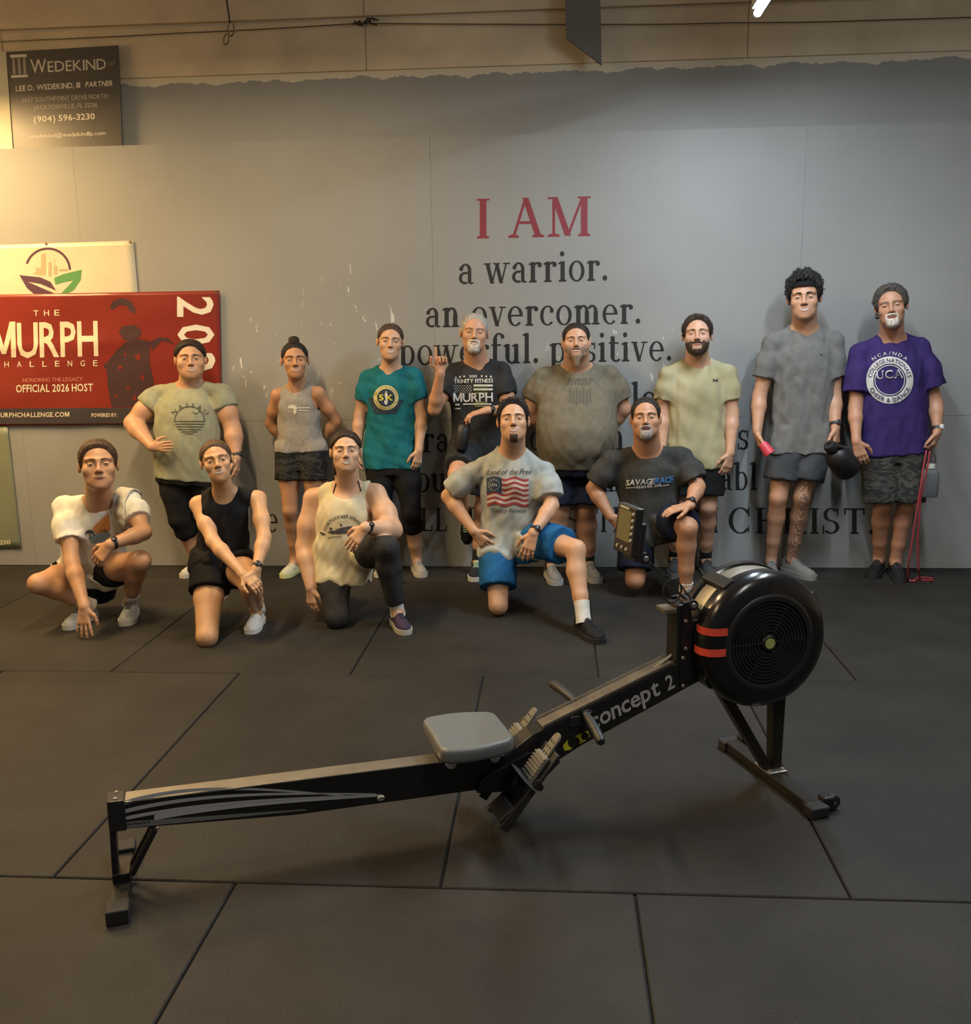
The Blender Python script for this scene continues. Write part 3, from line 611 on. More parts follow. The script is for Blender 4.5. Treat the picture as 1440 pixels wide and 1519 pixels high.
Ym = 6.60; pp = [atY(x, y, Ym) for x, y in ((836, -70), (889, -70), (892.5, 96), (840, 56))]
tag(MB().prism(pp, (0, .035, 0)).build('mesh_bracket', mp), 'dark perforated bracket plate slanting down beside the lamp', 'bracket')

# ================================================================== rowing machine (u along the rail towards the flywheel, v across, z up)
RO = np.array([-1.322, 2.625, 0]); RA = math.atan2(.79, 2.08)
RU = np.array([math.cos(RA), math.sin(RA), 0]); RV = np.array([-math.sin(RA), math.cos(RA), 0])
def RT(p): return RO+RU*p[0]+RV*p[1]+np.array([0, 0, p[2]])
row = empty('rowing_machine', RO, 'black indoor rowing machine with grey seat and round flywheel on the mats', 'rowing machine')
m_blk = mat('black powder coat', (.012, .012, .013), .32, spec=.5); m_pls = mat('black plastic', (.017, .017, .018), .42, bump=.05, bscale=200)
m_rub2 = mat('black rubber', (.016, .016, .016), .7); m_sil = mat('brushed steel', (.42, .39, .34), .34, .9, var=.12, vscale=14)
m_seat = mat('grey moulded seat', (.135, .148, .152), .42); m_gry = mat('grey footrest plastic', (.18, .165, .135), .55); m_bolt = mat('bolt zinc', (.6, .58, .54), .3, .9)
m_lw = mat('silver lettering', (.45, .45, .44), .4); m_org = mat('orange tape', (.85, .09, .045), .6); m_yel = mat('yellow print', (.62, .58, .03), .5)
def rbox(name, lo, hi, M, bevel=.003, parent=row): return MB().box(lo, hi, RT).build(name, M, parent, bevel=bevel)
def rprism(name, prof, v0, v1, M, bevel=.002, parent=row): return MB().prism([RT((u, v0, z)) for u, z in prof], RV*(v1-v0)).build(name, M, parent, bevel=bevel)
def rtube(name, pts, rad, M, n=10, parent=row, squash=1.): return MB().tube([RT(p) for p in pts], rad, n, squash=squash).build(name, M, parent, True)
def plane_uv(x, y, v):
    d = ray(x, y); t = ((RO-CAM)@RV+v)/(d@RV); return CAM+d*t
def rprint(name, VF, v, M, parent, label=None):
    b = MB(); b.add([plane_uv(x, y, v) for x, y in VF[0]], VF[1]); o = b.build(name, M, parent)
    if label: o['label'] = label
    return o
def bolt(u, v, z, ax, parent=row, r=.006):
    b = MB(); b.lathe([(.001, .004), (r*.8, .004), (r, .002), (r, -.002)], RT((u, v, z)), ax, 10); return b.build('bolt', m_bolt, parent, True)
# rear foot and leg
rf = rbox('rear_foot', (-.028, -.165, .004), (.024, .165, .032), m_blk)
for s in (-1, 1): MB().box((-.034, s*.178-.034, 0), (.030, s*.178+.034, .046), RT).build('foot_cap', m_rub2, rf, bevel=.005)
rbox('saddle_block', (-.026, -.035, .032), (.026, .035, .060), m_blk)
rprism('rear_leg', [(-.026, .05), (-.008, .05), (-.004, .21), (-.022, .21)], -.028, .028, m_blk)
rtube('brace', [(.030, .03, .052), (.105, .03, .185)], [.011, .011], m_blk); rtube('brace', [(.030, -.03, .052), (.105, -.03, .185)], [.011, .011], m_blk)
# rail
rail = rprism('rail', [(-.012, .204), (.53, .162), (1.27, .150), (1.30, .262), (-.012, .284)], -.030, .030, m_blk, .003)
MB().prism([RT(p) for p in ((.012, -.034, .2865), (1.20, -.034, .2660), (1.20, .034, .2660), (.012, .034, .2865))], (0, 0, .005)).build('rail_track', m_sil, rail, bevel=.001)
rprism('end_cap', [(-.022, .200), (.028, .198), (.028, .297), (-.022, .299)], -.036, .036, m_pls, .004)
for v in (-.022, .022): bolt(.002, v, .2985, (0, 0, 1))
b = MB(); b.box((-.01, -.0325, .168), (1.16, .0325, .176), lambda p: RT((p[0], p[1], p[2]+.030-.044*min(1, max(0, p[0]/.53))*.95-.006*max(0, p[0]-.53))))
z25 = lambda x, y: (130+x*570/1440, 1030+y*570/1440)        # enlargement used to read the stripes
def stripe(p0, p1, w0, w1, bow):
    t = np.linspace(0, 1, 24); P = np.array([z25(p0[0]+(p1[0]-p0[0])*k, p0[1]+(p1[1]-p0[1])*k-bow*math.sin(math.pi*k**.75)) for k in t]); w = (w0+(w1-w0)*t)*.396
    return np.vstack([np.stack([P[:, 0], P[:, 1]-w/2], 1), np.stack([P[:, 0], P[:, 1]+w/2], 1)]), [(i, i+1, i+25, i+24) for i in range(23)]
m_swo = mat('pale stripe print', (.42, .44, .47), .4)
for a in (((92, 427), (960, 380), 17, 4, 52), ((92, 454), (1080, 374), 16, 4, 38), ((92, 478), (1100, 376), 14, 3, 26), ((250, 462), (1100, 380), 22, 4, 14)):
    rprint('stripe', stripe(*a), -.0308, m_swo, rail)
rprint('stripe', stripe((92, 494), (820, 432), 26, 4, 0), -.0306, mat('dull stripe print', (.17, .18, .17), .45), rail)
rprint('lettering', text_px('concept2', *z25(118, 494), *z25(232, 481), 3.2, bold=1, shear=.2), -.0314, m_blk, rail)
MB().lathe([(.001, .003), (.012, .003), (.012, -.003), (.001, -.003)], plane_uv(565, 1184, -.036), RV+np.array([0, 0, .6]), 14).build('clip', mat('white plastic', (.62, .60, .55), .4), rail, True)
bolt(.117, -.033, .19, -RV)
# seat
SF = Field(); sc = RT((1.108, 0, .337)).astype(np.float32); Rm = np.stack([RU, RV, np.array([0, 0, 1.])], 1).astype(np.float32)
def seat_fn(P):
    q = (P-sc)@Rm; x, y, z = q[..., 0], q[..., 1], q[..., 2]
    zt = z+.010*np.exp(-((np.abs(y)-.075)/.045)**2)*np.clip(1-(x/.13)**2, 0, 1)*(z > -.01)
    hw = .142-.012*(x/.13)+.012*np.cos(x*18); d = np.stack([np.abs(x)-.128+.034, np.abs(y)-hw+.034, np.abs(zt)-.027+.016], -1)
    o = np.sqrt((np.maximum(d[..., 0], 0)**2+np.maximum(d[..., 1], 0)**2)); d2 = o+np.minimum(np.maximum(d[..., 0], d[..., 1]), 0)-.034
    e = np.stack([d2+.016, d[..., 2]], -1); return (np.sqrt((np.maximum(e, 0)**2).sum(-1))+np.minimum(e.max(-1), 0)-.016).astype(np.float32)
SF.put('u', seat_fn, sc-.17, sc+.17)
field_mesh(SF, .006, 'seat', m_seat, row)
rbox('seat_carriage', (1.02, -.05, .277), (1.20, .05, .318), m_pls)
for u in (1.035, 1.185):
    for s in (-1, 1): MB().lathe([(.004, -.009), (.017, -.009), (.017, .009), (.004, .009)], RT((u, s*.041, .268)), RV, 14).build('roller', mat('white nylon', (.5, .5, .47), .5), row, True)
# main beam
beam = rprism('main_beam', [(1.24, .135), (1.50, .262), (1.965, .448), (1.985, .505), (1.845, .512), (1.32, .325), (1.22, .26)], -.038, .038, m_blk, .003)
MB().prism([RT(p) for p in ((1.36, -.036, .342), (1.84, -.036, .5135), (1.84, .036, .5135), (1.36, .036, .342))], (0, 0, .003)).build('chain_channel', mat('worn steel channel', (.20, .17, .13), .45, .7, var=.25, vscale=20), beam)
for v in (-.036, .033): MB().prism([RT(p) for p in ((1.36, v, .345), (1.84, v, .5165), (1.84, v+.003, .5165), (1.36, v+.003, .345))], (0, 0, .008)).build('channel_lip', m_sil, beam)
z31 = lambda x, y: (600+x*460/1440, 980+y*460/1440)
rprint('lettering', text_px('concept', *z31(868, 325), *z31(1188, 155), 25, bold=1, shear=.28, gap=.05), -.0392, m_lw, beam, 'silver lettering on the beam')
rprint('lettering', text_px('2', *z31(1222, 140), *z31(1256, 122), 21, bold=1, shear=.28), -.0392, m_lw, beam, 'silver number on the beam')
yl = [z31(*p) for p in ((735, 395), (760, 365), (850, 325), (862, 352), (840, 372), (765, 415), (742, 418))]
rprint('badge', poly2(yl), -.0392, m_yel, beam)
rprint('badge', join2(disc2(*z31(785, 378), 9), disc2(*z31(838, 350), 6)), -.0398, m_blk, beam)
for px in ((1013, 976), (1013, 1017), (1017, 921), (1017, 962)): p = plane_uv(*px, -.046)-RO; bolt(p@RU, -.046, p[2], -RV, r=.007)
# foot stretchers
def foot(v):
    d = np.array([.227, .291]); d /= np.linalg.norm(d); n_ = np.array([-d[1], d[0]])
    P = lambda s, w, h: RT((1.178+d[0]*s+n_[0]*h, v+w, .069+d[1]*s+n_[1]*h))
    r = MB().box((0, -.063, -.008), (.30, .063, .004), lambda p: P(*p)).build('foot_plate', m_pls, row, bevel=.004)
    MB().rings([[P(.015+.03*k, w, h) for w, h in ((-.060, 0), (-.060, .042-.008*k), (.060, .042-.008*k), (.060, 0))] for k in range(3)]).build('heel_cup', m_pls, r, bevel=.003)
    for w in (-.066, .058): MB().box((.0, w, -.004), (.20, w+.008, .030), lambda p: P(p[0], p[1], p[2]*(1-.6*max(0, p[0]-.03)/.2))).build('side_rail', m_rub2, r, bevel=.003)
    MB().tube([P(.165, -.062, .0), P(.172, -.058, .040), P(.178, -.02, .058), P(.178, .02, .058), P(.172, .058, .040), P(.165, .062, 0)], .020, 8, squash=.22).build('strap', m_rub2, r, True)
    t = MB().box((.165, -.042, .006), (.270, .042, .022), lambda p: P(*p)).build('toe_piece', m_gry, r, bevel=.006)
    for k in range(7): MB().box((.180+k*.0125, -.043, .021), (.187+k*.0125, .043, .026), lambda p: P(*p)).build('ridge', m_gry, t, bevel=.0015)
    g = MB().rings([[P(s, w*k, h) for w, h in ((-1, .004), (1, .004), (1, .013), (-1, .013))] for s, k in ((.262, .024), (.30, .024), (.332, .022), (.345, .017), (.352, .008))]).build('adjuster_tab', m_gry, t, bevel=.002)
    for s in (.275, .297, .319):
        for w in (-.010, .010): MB().lathe([(.0008, .0006), (.0045, .0006), (.0045, -.001)], P(s, w, .0135), n_[0]*RU+np.array([0, 0, n_[1]]), 10).build('peg_hole', m_blk, t)
foot(-.115); foot(.115)
rtube('foot_axle', [(1.30, -.17, .2), (1.30, .17, .2)], .012, m_blk)
rprism('beam_bracket', [(1.12, .15), (1.32, .13), (1.42, .22), (1.30, .27), (1.14, .20)], -.05, .05, m_blk, .004)
# handle on its hook
H = lambda t: (1.490-.004*t/.2+.018*(1-(t/.21)**2), t, .372-.022*(-t/.2)-.010*(t/.2)**2+.012)
hd = rtube('handle', [H(t) for t in (-.215, -.205, -.15, -.09, -.05, 0, .05, .09, .15, .205, .215)], [.012, .0165, .0165, .0155, .011, .010, .011, .0155, .0165, .0165, .012], mat('black foam grip', (.022, .023, .024), .5), 12)
MB().rings([[RT((1.500+a, w, .380+h)) for w, h in ((-k, -.006), (k, -.006), (k, .006), (-k, .006))] for a, k in ((0, .075), (.02, .062), (.045, .030), (.065, .016), (.085, .010))]).build('handle_web', m_pls, hd, bevel=.002)
for k in range(5): MB().tube([RT((1.503, -.05+.025*k, .388)), RT((1.552, (-.05+.025*k)*.45, .388))], .003, 6).build('web_rib', mat('dark grey plastic', (.05, .05, .05), .45), hd, True)
rtube('swivel', [(1.58, 0, .384), (1.625, 0, .396)], [.009, .007], m_bolt)
rtube('chain', [(1.62, 0, .396), (1.75, 0, .470), (1.87, 0, .545)], .005, m_sil, 6)
rbox('handle_hook', (1.455, -.045, .335), (1.49, .045, .372), m_pls)
# tower, monitor arm, monitor
rbox('tower', (1.850, -.040, .49), (1.905, .040, .725), m_blk, .004)
rprism('side_plate', [(1.862, .44), (1.99, .49), (2.02, .665), (1.905, .668), (1.895, .735), (1.868, .735)], -.046, -.040, m_blk, .001)
rprism('side_plate', [(1.862, .44), (1.99, .49), (2.02, .665), (1.905, .668), (1.895, .735), (1.868, .735)], .040, .046, m_blk, .001)
rbox('hook_shelf', (1.805, -.035, .695), (1.852, .035, .712), mat('bronze plastic', (.10, .085, .06), .5), .003)
arm = rprism('monitor_arm', [(1.900, .735), (1.915, .715), (1.735, .885), (1.715, .905)], -.018, .018, m_blk, .003)
rtube('arm_hinge', [(1.905, -.05, .722), (1.905, .05, .722)], .019, m_pls, 14); bolt(1.905, -.052, .722, -RV, r=.010)
rtube('monitor_hinge', [(1.728, -.036, .898), (1.728, .036, .898)], .020, m_pls, 14); bolt(1.728, -.038, .898, -RV, r=.010)
mon = MB().box((0, -.072, 0), (.030, .072, .165), lambda p: RT((1.655+p[0]+p[2]*.12, p[1], .915+p[2]-p[0]*.12))).build('monitor', m_pls, row, bevel=.005)
MP = lambda u, v, z: RT((1.655+u+z*.12, v, .915+z-u*.12))
MB().box((-.002, -.045, .045), (.001, .052, .148), lambda p: MP(*p)).build('screen', mat('olive lcd', (.17, .155, .075), .25), mon)
MB().box((.030, -.040, -.02), (.062, .045, .11), lambda p: MP(*p)).build('battery_box', m_pls, mon, bevel=.004)
m_btn = mat('pale button', (.55, .53, .46), .5)
for v, z in [(-.058, .055+.022*k) for k in range(5)]+[(-.035, .022), (0, .022), (.035, .022)]: MB().lathe([(.0008, .004), (.0055, .004), (.0065, -.001)], MP(-.001, v, z), -RU, 10).build('button', m_btn, mon, True)
MB().box((-.002, -.02, .152), (.001, .05, .158), lambda p: MP(*p)).build('brand_strip', m_btn, mon)
t = np.linspace(0, 2*math.pi, 24)
rtube('sensor_cable', [(1.735, -.02, .89), (1.80, -.022, .84)]+[(1.835+.035*math.sin(a), -.024-.004*a/6, .775+.042*math.cos(a)) for a in t]+[(1.86, -.03, .80), (1.93, -.045, .70), (1.97, -.05, .62)], .0032, m_rub2, 6)
# flywheel housing
FC = (2.152, .588); fc = lambda v: RT((FC[0], v, FC[1]))
hs = MB(); hs.lathe([(.150, -.140), (.200, -.139), (.226, -.128), (.242, -.105), (.246, -.080), (.244, -.050), (.236, -.044)], fc(0), RV, 64); near = hs.build('housing_near', mat('gloss black plastic', (.010, .010, .011), .22), row, True)
hs = MB(); hs.lathe([(.236, .036), (.244, .042), (.245, .07), (.232, .095), (.18, .105), (.02, .107)], fc(0), RV, 64); hs.build('housing_far', MATS['gloss black plastic'], row, True)
hs = MB(); hs.lathe([(.234, -.046), (.237, -.03), (.237, .026), (.234, .038)], fc(0), RV, 64); hs.build('perforated_band', mat('perforated steel band', (.30, .275, .22), .45, .75, var=.1, vscale=30), row, True)
MB().lathe([(.150, -.1415), (.163, -.1445), (.172, -.142), (.176, -.138)], fc(0), RV, 64).build('rim_ring', m_pls, near, True)
MB().lathe([(.004, -.118), (.150, -.118), (.1505, -.140)], fc(0), RV, 48).build('fan_recess', m_rub2, near, True)
for k in range(9): MB().lathe([(.040+.0122*k, -.133), (.0405+.0122*k, -.1375), (.0455+.0122*k, -.1375), (.046+.0122*k, -.133)], fc(0), RV, 48).build('grille_ring', m_pls, near, True)
for a in (0, 1.05, 2.09, 3.14, 4.19, 5.24):
    e = RU*math.cos(a)+np.array([0, 0, math.sin(a)]); MB().tube([fc(-.132)+e*.02, fc(-.132)+e*.152], .0035, 6).build('grille_spoke', m_pls, near)
hub = MB().lathe([(.001, -.1435), (.024, -.1435), (.028, -.139), (.03, -.13)], fc(0), RV, 24).build('hub', m_pls, near, True)
MB().lathe([(.001, -.1452), (.0185, -.1452), (.0185, -.143)], fc(0), RV, 24).build('hub_badge', mat('lime badge', (.42, .46, .13), .5), hub, True)
for zc in (.647, .574):
    pts = [plane_uv(x, y, -.130) for x, y in ()]
    R_ = []
    for u, v in ((-.2465, -.062), (-.2485, -.072), (-.250, -.085), (-.245, -.108), (-.228, -.131), (-.200, -.1415), (-.172, -.1425)):
        zz = zc-FC[1]; k = math.sqrt(max(.0, 1-(zz/.25)**2)); R_.append([RT((FC[0]+u*(k if u < -.2 else 1), v, zc-.013)), RT((FC[0]+u*(k if u < -.2 else 1), v, zc+.013)), RT((FC[0]+u*k-.0012*0, v-.0015, zc+.013)), RT((FC[0]+u*k, v-.0015, zc-.013))])
    MB().rings(R_).build('tape_strip', m_org, near)
for a in (2.15, 3.75, .55):
    e = RU*math.cos(a)+np.array([0, 0, math.sin(a)]); tn = -RU*math.sin(a)+np.array([0, 0, math.cos(a)]); c = fc(0)+e*.242
    MB().prism([c+tn*x+e*y+RV*-.09 for x, y in ((-.03, -.012), (.03, -.012), (.022, .012), (-.022, .012))], RV*.15).build('clamp', m_pls, row, bevel=.004)
# front legs, foot, wheels
rprism('front_leg', [(1.985, .452), (2.03, .452), (2.275, .045), (2.238, .045)], -.024, .024, mat('dark bronze metal', (.030, .026, .021), .38, .5), .003)
rprism('front_leg', [(2.255, .39), (2.31, .39), (2.302, .045), (2.268, .045)], -.024, .024, MATS['dark bronze metal'], .003)
ff = rbox('front_foot', (2.24, -.275, .006), (2.300, .275, .042), MATS['dark bronze metal'])
MB().box((2.235, -.05, .042), (2.31, .05, .052), RT).build('leg_plate', m_sil, ff, bevel=.002)
for v in (-.036, .036):
    for u in (2.245, 2.300): bolt(u, v, .054, (0, 0, 1), ff)
for s in (-1, 1):
    MB().box((2.232, s*.285-.028, 0), (2.306, s*.285+.028, .040), RT).build('foot_cap', m_rub2, ff, bevel=.006)
    wb_ = MB().box((2.300, s*.265-.022, .012), (2.345, s*.265+.022, .058), RT).build('caster_fork', m_blk, ff, bevel=.008)
    MB().lathe([(.004, -.013), (.026, -.013), (.028, -.008), (.028, .008), (.026, .013), (.004, .013)], RT((2.345, s*.265, .030)), RV, 18).build('caster_wheel', m_rub2, ff, True); bolt(2.345, s*.265-.014, .030, -RV, ff)

# ================================================================== people
# pose tables: image column, image row of a joint in the photograph and its distance Y from the camera line (m)
# hd: crown, chin, Y ; nk neck base ; sl/sr shoulders ; el/er elbows ; wl/wr wrists ; hl/hr hips ; kl/kr knees ; al/ar ankles ; (l = image left)
POSE = {
 'squat': dict(hd=(143,656,149,726,5.22), nk=(147,744,5.37), sl=(97,749,5.36), sr=(193,740,5.40), el=(107,835,5.18), wl=(125,900,5.03), er=(213,790,5.22), wr=(163,808,5.06),
   hl=(116,852,5.5), hr=(152,848,5.5), kl=(57,866,5.16), kr=(208,832,5.22), al=(101,893,5.42), ar=(172,882,5.46)),
 'olive': dict(hd=(281,506,284,562,6.42), nk=(282,572,6.48), sl=(235,583,6.48), sr=(328,580,6.48), el=(197,628,6.40), wl=(226,663,6.23), er=(345,636,6.45), wr=(351,680,6.36),
   hl=(258,686,6.46), hr=(302,686,6.48), kl=(268,770,6.42), kr=(318,770,6.44), al=(281,835,6.52), ar=(328,835,6.54)),
 'tank': dict(hd=(436,509,439,562,6.42), nk=(441,575,6.49), sl=(412,583,6.48), sr=(472,580,6.48), el=(401,628,6.56), wl=(424,660,6.60), er=(499,625,6.56), wr=(470,660,6.60),
   hl=(428,667,6.47), hr=(464,667,6.47), kl=(430,757,6.42), kr=(466,757,6.42), al=(428,830,6.50), ar=(468,830,6.52)),
 'teal': dict(hd=(580,482,578,534,6.40), nk=(580,547,6.48), sl=(547,557,6.48), sr=(613,555,6.48), el=(533,617,6.48), wl=(530,668,6.42), er=(625,618,6.47), wr=(621,668,6.38),
   hl=(562,672,6.47), hr=(600,672,6.47), kl=(566,760,6.42), kr=(610,760,6.42), al=(566,828,6.52), ar=(612,828,6.52)),
 'grey': dict(hd=(705,467,702,522,6.35), nk=(707,538,6.46), sl=(675,549,6.45), sr=(744,547,6.47), el=(644,607,6.33), wl=(653,553,6.22), er=(756,610,6.38), wr=(722,609,6.20),
   hl=(693,664,6.48), hr=(732,664,6.48), kl=(676,702,6.08), kr=(716,755,6.42), al=(690,768,6.40), ar=(706,825,6.46)),
 'cream': dict(hd=(512,641,514,700,5.38), nk=(516,722,5.50), sl=(465,735,5.50), sr=(558,728,5.50), el=(453,812,5.46), wl=(461,872,5.34), er=(582,786,5.36), wr=(541,783,5.18),
   hl=(490,826,5.48), hr=(528,822,5.48), kl=(500,915,5.26), kr=(574,812,5.20), al=(497,890,5.65), ar=(579,898,5.24)),
 'black': dict(hd=(315,655,328,715,5.12), nk=(334,729,5.23), sl=(294,744,5.24), sr=(383,736,5.27), el=(316,803,5.08), wl=(361,853,4.94), er=(392,797,5.12), wr=(380,845,4.97),
   hl=(312,832,5.22), hr=(346,830,5.26), kl=(307,944,4.92), kr=(372,868,4.98), al=(312,908,5.32), ar=(366,903,5.22)),
 'blue': dict(hd=(760,595,762,656,5.56), nk=(760,668,5.67), sl=(698,698,5.68), sr=(808,697,5.66), el=(665,736,5.72), wl=(703,788,5.60), er=(818,750,5.56), wr=(791,791,5.40),
   hl=(737,798,5.72), hr=(779,794,5.7), kl=(739,898,5.50), kr=(854,815,5.35), al=(740,868,5.9), ar=(860,905,5.22)),
 'big': dict(hd=(854,481,855,532,6.33), nk=(855,545,6.47), sl=(806,557,6.47), sr=(904,554,6.47), el=(786,606,6.50), wl=(815,650,6.61), er=(924,606,6.52), wr=(890,650,6.63),
   hl=(833,672,6.45), hr=(876,672,6.45), kl=(830,758,6.38), kr=(868,756,6.40), al=(822,830,6.41), ar=(873,828,6.47)),
 'khaki': dict(hd=(1034,470,1034,527,6.40), nk=(1034,538,6.48), sl=(991,553,6.48), sr=(1078,551,6.48), el=(982,612,6.48), wl=(982,668,6.40), er=(1086,614,6.46), wr=(1083,672,6.37),
   hl=(1013,668,6.47), hr=(1052,668,6.47), kl=(1006,752,6.42), kr=(1050,752,6.42), al=(1004,826,6.53), ar=(1051,826,6.53)),
 'savage': dict(hd=(957,592,958,650,5.93), nk=(960,668,6.05), sl=(908,680,6.05), sr=(1012,676,6.05), el=(880,724,6.07), wl=(906,767,5.98), er=(1035,722,5.95), wr=(1022,750,5.77),
   hl=(943,772,6.09), hr=(985,768,6.09), kl=(942,860,5.93), kr=(1020,782,5.75), al=(952,838,6.31), ar=(1024,885,5.71)),
 'tall': dict(hd=(1192,412,1193,474,6.40), nk=(1193,487,6.48), sl=(1146,506,6.48), sr=(1235,502,6.48), el=(1126,588,6.47), wl=(1123,640,6.37), er=(1237,588,6.46), wr=(1239,634,6.36),
   hl=(1170,644,6.47), hr=(1210,644,6.47), kl=(1154,738,6.42), kr=(1189,738,6.42), al=(1149,822,6.55), ar=(1186,824,6.50)),
 'purple': dict(hd=(1319,426,1324,484,6.36), nk=(1322,500,6.46), sl=(1275,520,6.46), sr=(1365,513,6.46), el=(1268,606,6.40), wl=(1270,655,6.30), er=(1388,598,6.44), wr=(1390,640,6.36),
   hl=(1302,654,6.45), hr=(1345,654,6.45), kl=(1308,748,6.40), kr=(1344,748,6.40), al=(1314,826,6.50), ar=(1342,828,6.46)),
}

PX = {n: {k: (atY(*v) if k != 'hd' else v) for k, v in p.items()} for n, p in POSE.items()}
def skin_mat(name, col, tattoo=False):
    if name in MATS: return MATS[name]
    col = (col[0]*1.0, col[1]*.94, col[2]*.80)
    M = mat(name, col, .48, var=.07, vscale=14, bump=.06, bscale=120, spec=.45); N = M.node_tree.nodes; L = M.node_tree.links; b = N['Principled BSDF']
    b.inputs['Subsurface Weight'].default_value = .08; b.inputs['Subsurface Radius'].default_value = (.012, .005, .003); b.inputs['Subsurface Scale'].default_value = .5
    if tattoo:
        src = b.inputs['Base Color'].links[0].from_socket; at = N.new('ShaderNodeAttribute'); at.attribute_name = 'ink'; geo = N.new('ShaderNodeNewGeometry')
        w = N.new('ShaderNodeTexWave'); w.wave_type = 'RINGS'; w.inputs['Scale'].default_value = 30; w.inputs['Distortion'].default_value = 7; w.inputs['Detail'].default_value = 2.5; L.new(geo.outputs['Position'], w.inputs['Vector'])
        r = N.new('ShaderNodeValToRGB'); e = r.color_ramp.elements; e[0].position, e[1].position = .25, .55; e[0].color = (.7, .7, .7, 1); e[1].color = (.15, .15, .15, 1); L.new(w.outputs['Fac'], r.inputs['Fac'])
        mu = N.new('ShaderNodeMath'); mu.operation = 'MULTIPLY'; L.new(r.outputs['Color'], mu.inputs[0]); L.new(at.outputs['Fac'], mu.inputs[1])
        mx = N.new('ShaderNodeMixRGB'); mx.inputs[2].default_value = (.05, .045, .045, 1); L.new(mu.outputs[0], mx.inputs[0]); L.new(src, mx.inputs[1]); L.new(mx.outputs[0], b.inputs['Base Color'])
    return M
def cloth(name, col, var=.12, vs=30, bump=.12, rough=.85, col2=None): return mat('cloth '+name, col, rough, var=var, vscale=vs, bump=bump, bscale=220, spec=.15, col2=col2)
def hair_mat(name, col):
    M = mat('hair '+name, col, .55, spec=.3); N = M.node_tree.nodes; L = M.node_tree.links; b = N['Principled BSDF']
    if len(N) > 3: return M
    geo = N.new('ShaderNodeNewGeometry'); mp_ = N.new('ShaderNodeMapping'); mp_.inputs['Scale'].default_value = (1, .18, .18); L.new(geo.outputs['Position'], mp_.inputs['Vector'])
    n = N.new('ShaderNodeTexNoise'); n.inputs['Scale'].default_value = 210; n.inputs['Detail'].default_value = 4; n.inputs['Distortion'].default_value = .4; L.new(mp_.outputs[0], n.inputs['Vector'])
    r = N.new('ShaderNodeValToRGB'); e = r.color_ramp.elements; e[0].position, e[1].position = .32, .68; e[0].color = (*[c*.55 for c in col], 1); e[1].color = (*[min(1, c*1.6) for c in col], 1); L.new(n.outputs['Fac'], r.inputs['Fac']); L.new(r.outputs['Color'], b.inputs['Base Color'])
    bp = N.new('ShaderNodeBump'); bp.inputs['Strength'].default_value = .8; bp.inputs['Distance'].default_value = .006; L.new(n.outputs['Fac'], bp.inputs['Height']); L.new(bp.outputs['Normal'], b.inputs['Normal']); return M
def camo_mat(name, cols):
    if name in MATS: return MATS[name]
    M = mat(name, cols[0], .85, spec=.1); N = M.node_tree.nodes; L = M.node_tree.links; b = N['Principled BSDF']; geo = N.new('ShaderNodeNewGeometry'); mp_ = N.new('ShaderNodeMapping'); mp_.inputs['Scale'].default_value = (1, 1, 2.2); L.new(geo.outputs['Position'], mp_.inputs['Vector'])
    n = N.new('ShaderNodeTexNoise'); n.inputs['Scale'].default_value = 11; n.inputs['Detail'].default_value = 2; n.inputs['Distortion'].default_value = .8; L.new(mp_.outputs[0], n.inputs['Vector'])
    r = N.new('ShaderNodeValToRGB'); r.color_ramp.interpolation = 'CONSTANT'; e = r.color_ramp.elements; e[0].position = 0; e[0].color = (*cols[0], 1); e[1].position = .43; e[1].color = (*cols[1], 1)
    for p, c in ((.51, cols[2]), (.58, cols[0])): k = e.new(p); k.color = (*c, 1)
    L.new(n.outputs['Fac'], r.inputs['Fac']); L.new(r.outputs['Color'], b.inputs['Base Color']); return M
m_eye = mat('eye white', (.62, .58, .54), .25); m_iris = mat('dark iris', (.03, .022, .018), .2); m_lash = mat('lash', (.03, .02, .015), .6); m_teeth = mat('teeth', (.58, .53, .45), .3); m_lip = mat('lip', (.34, .115, .085), .45); m_mouth = mat('mouth inside', (.06, .015, .015), .6)

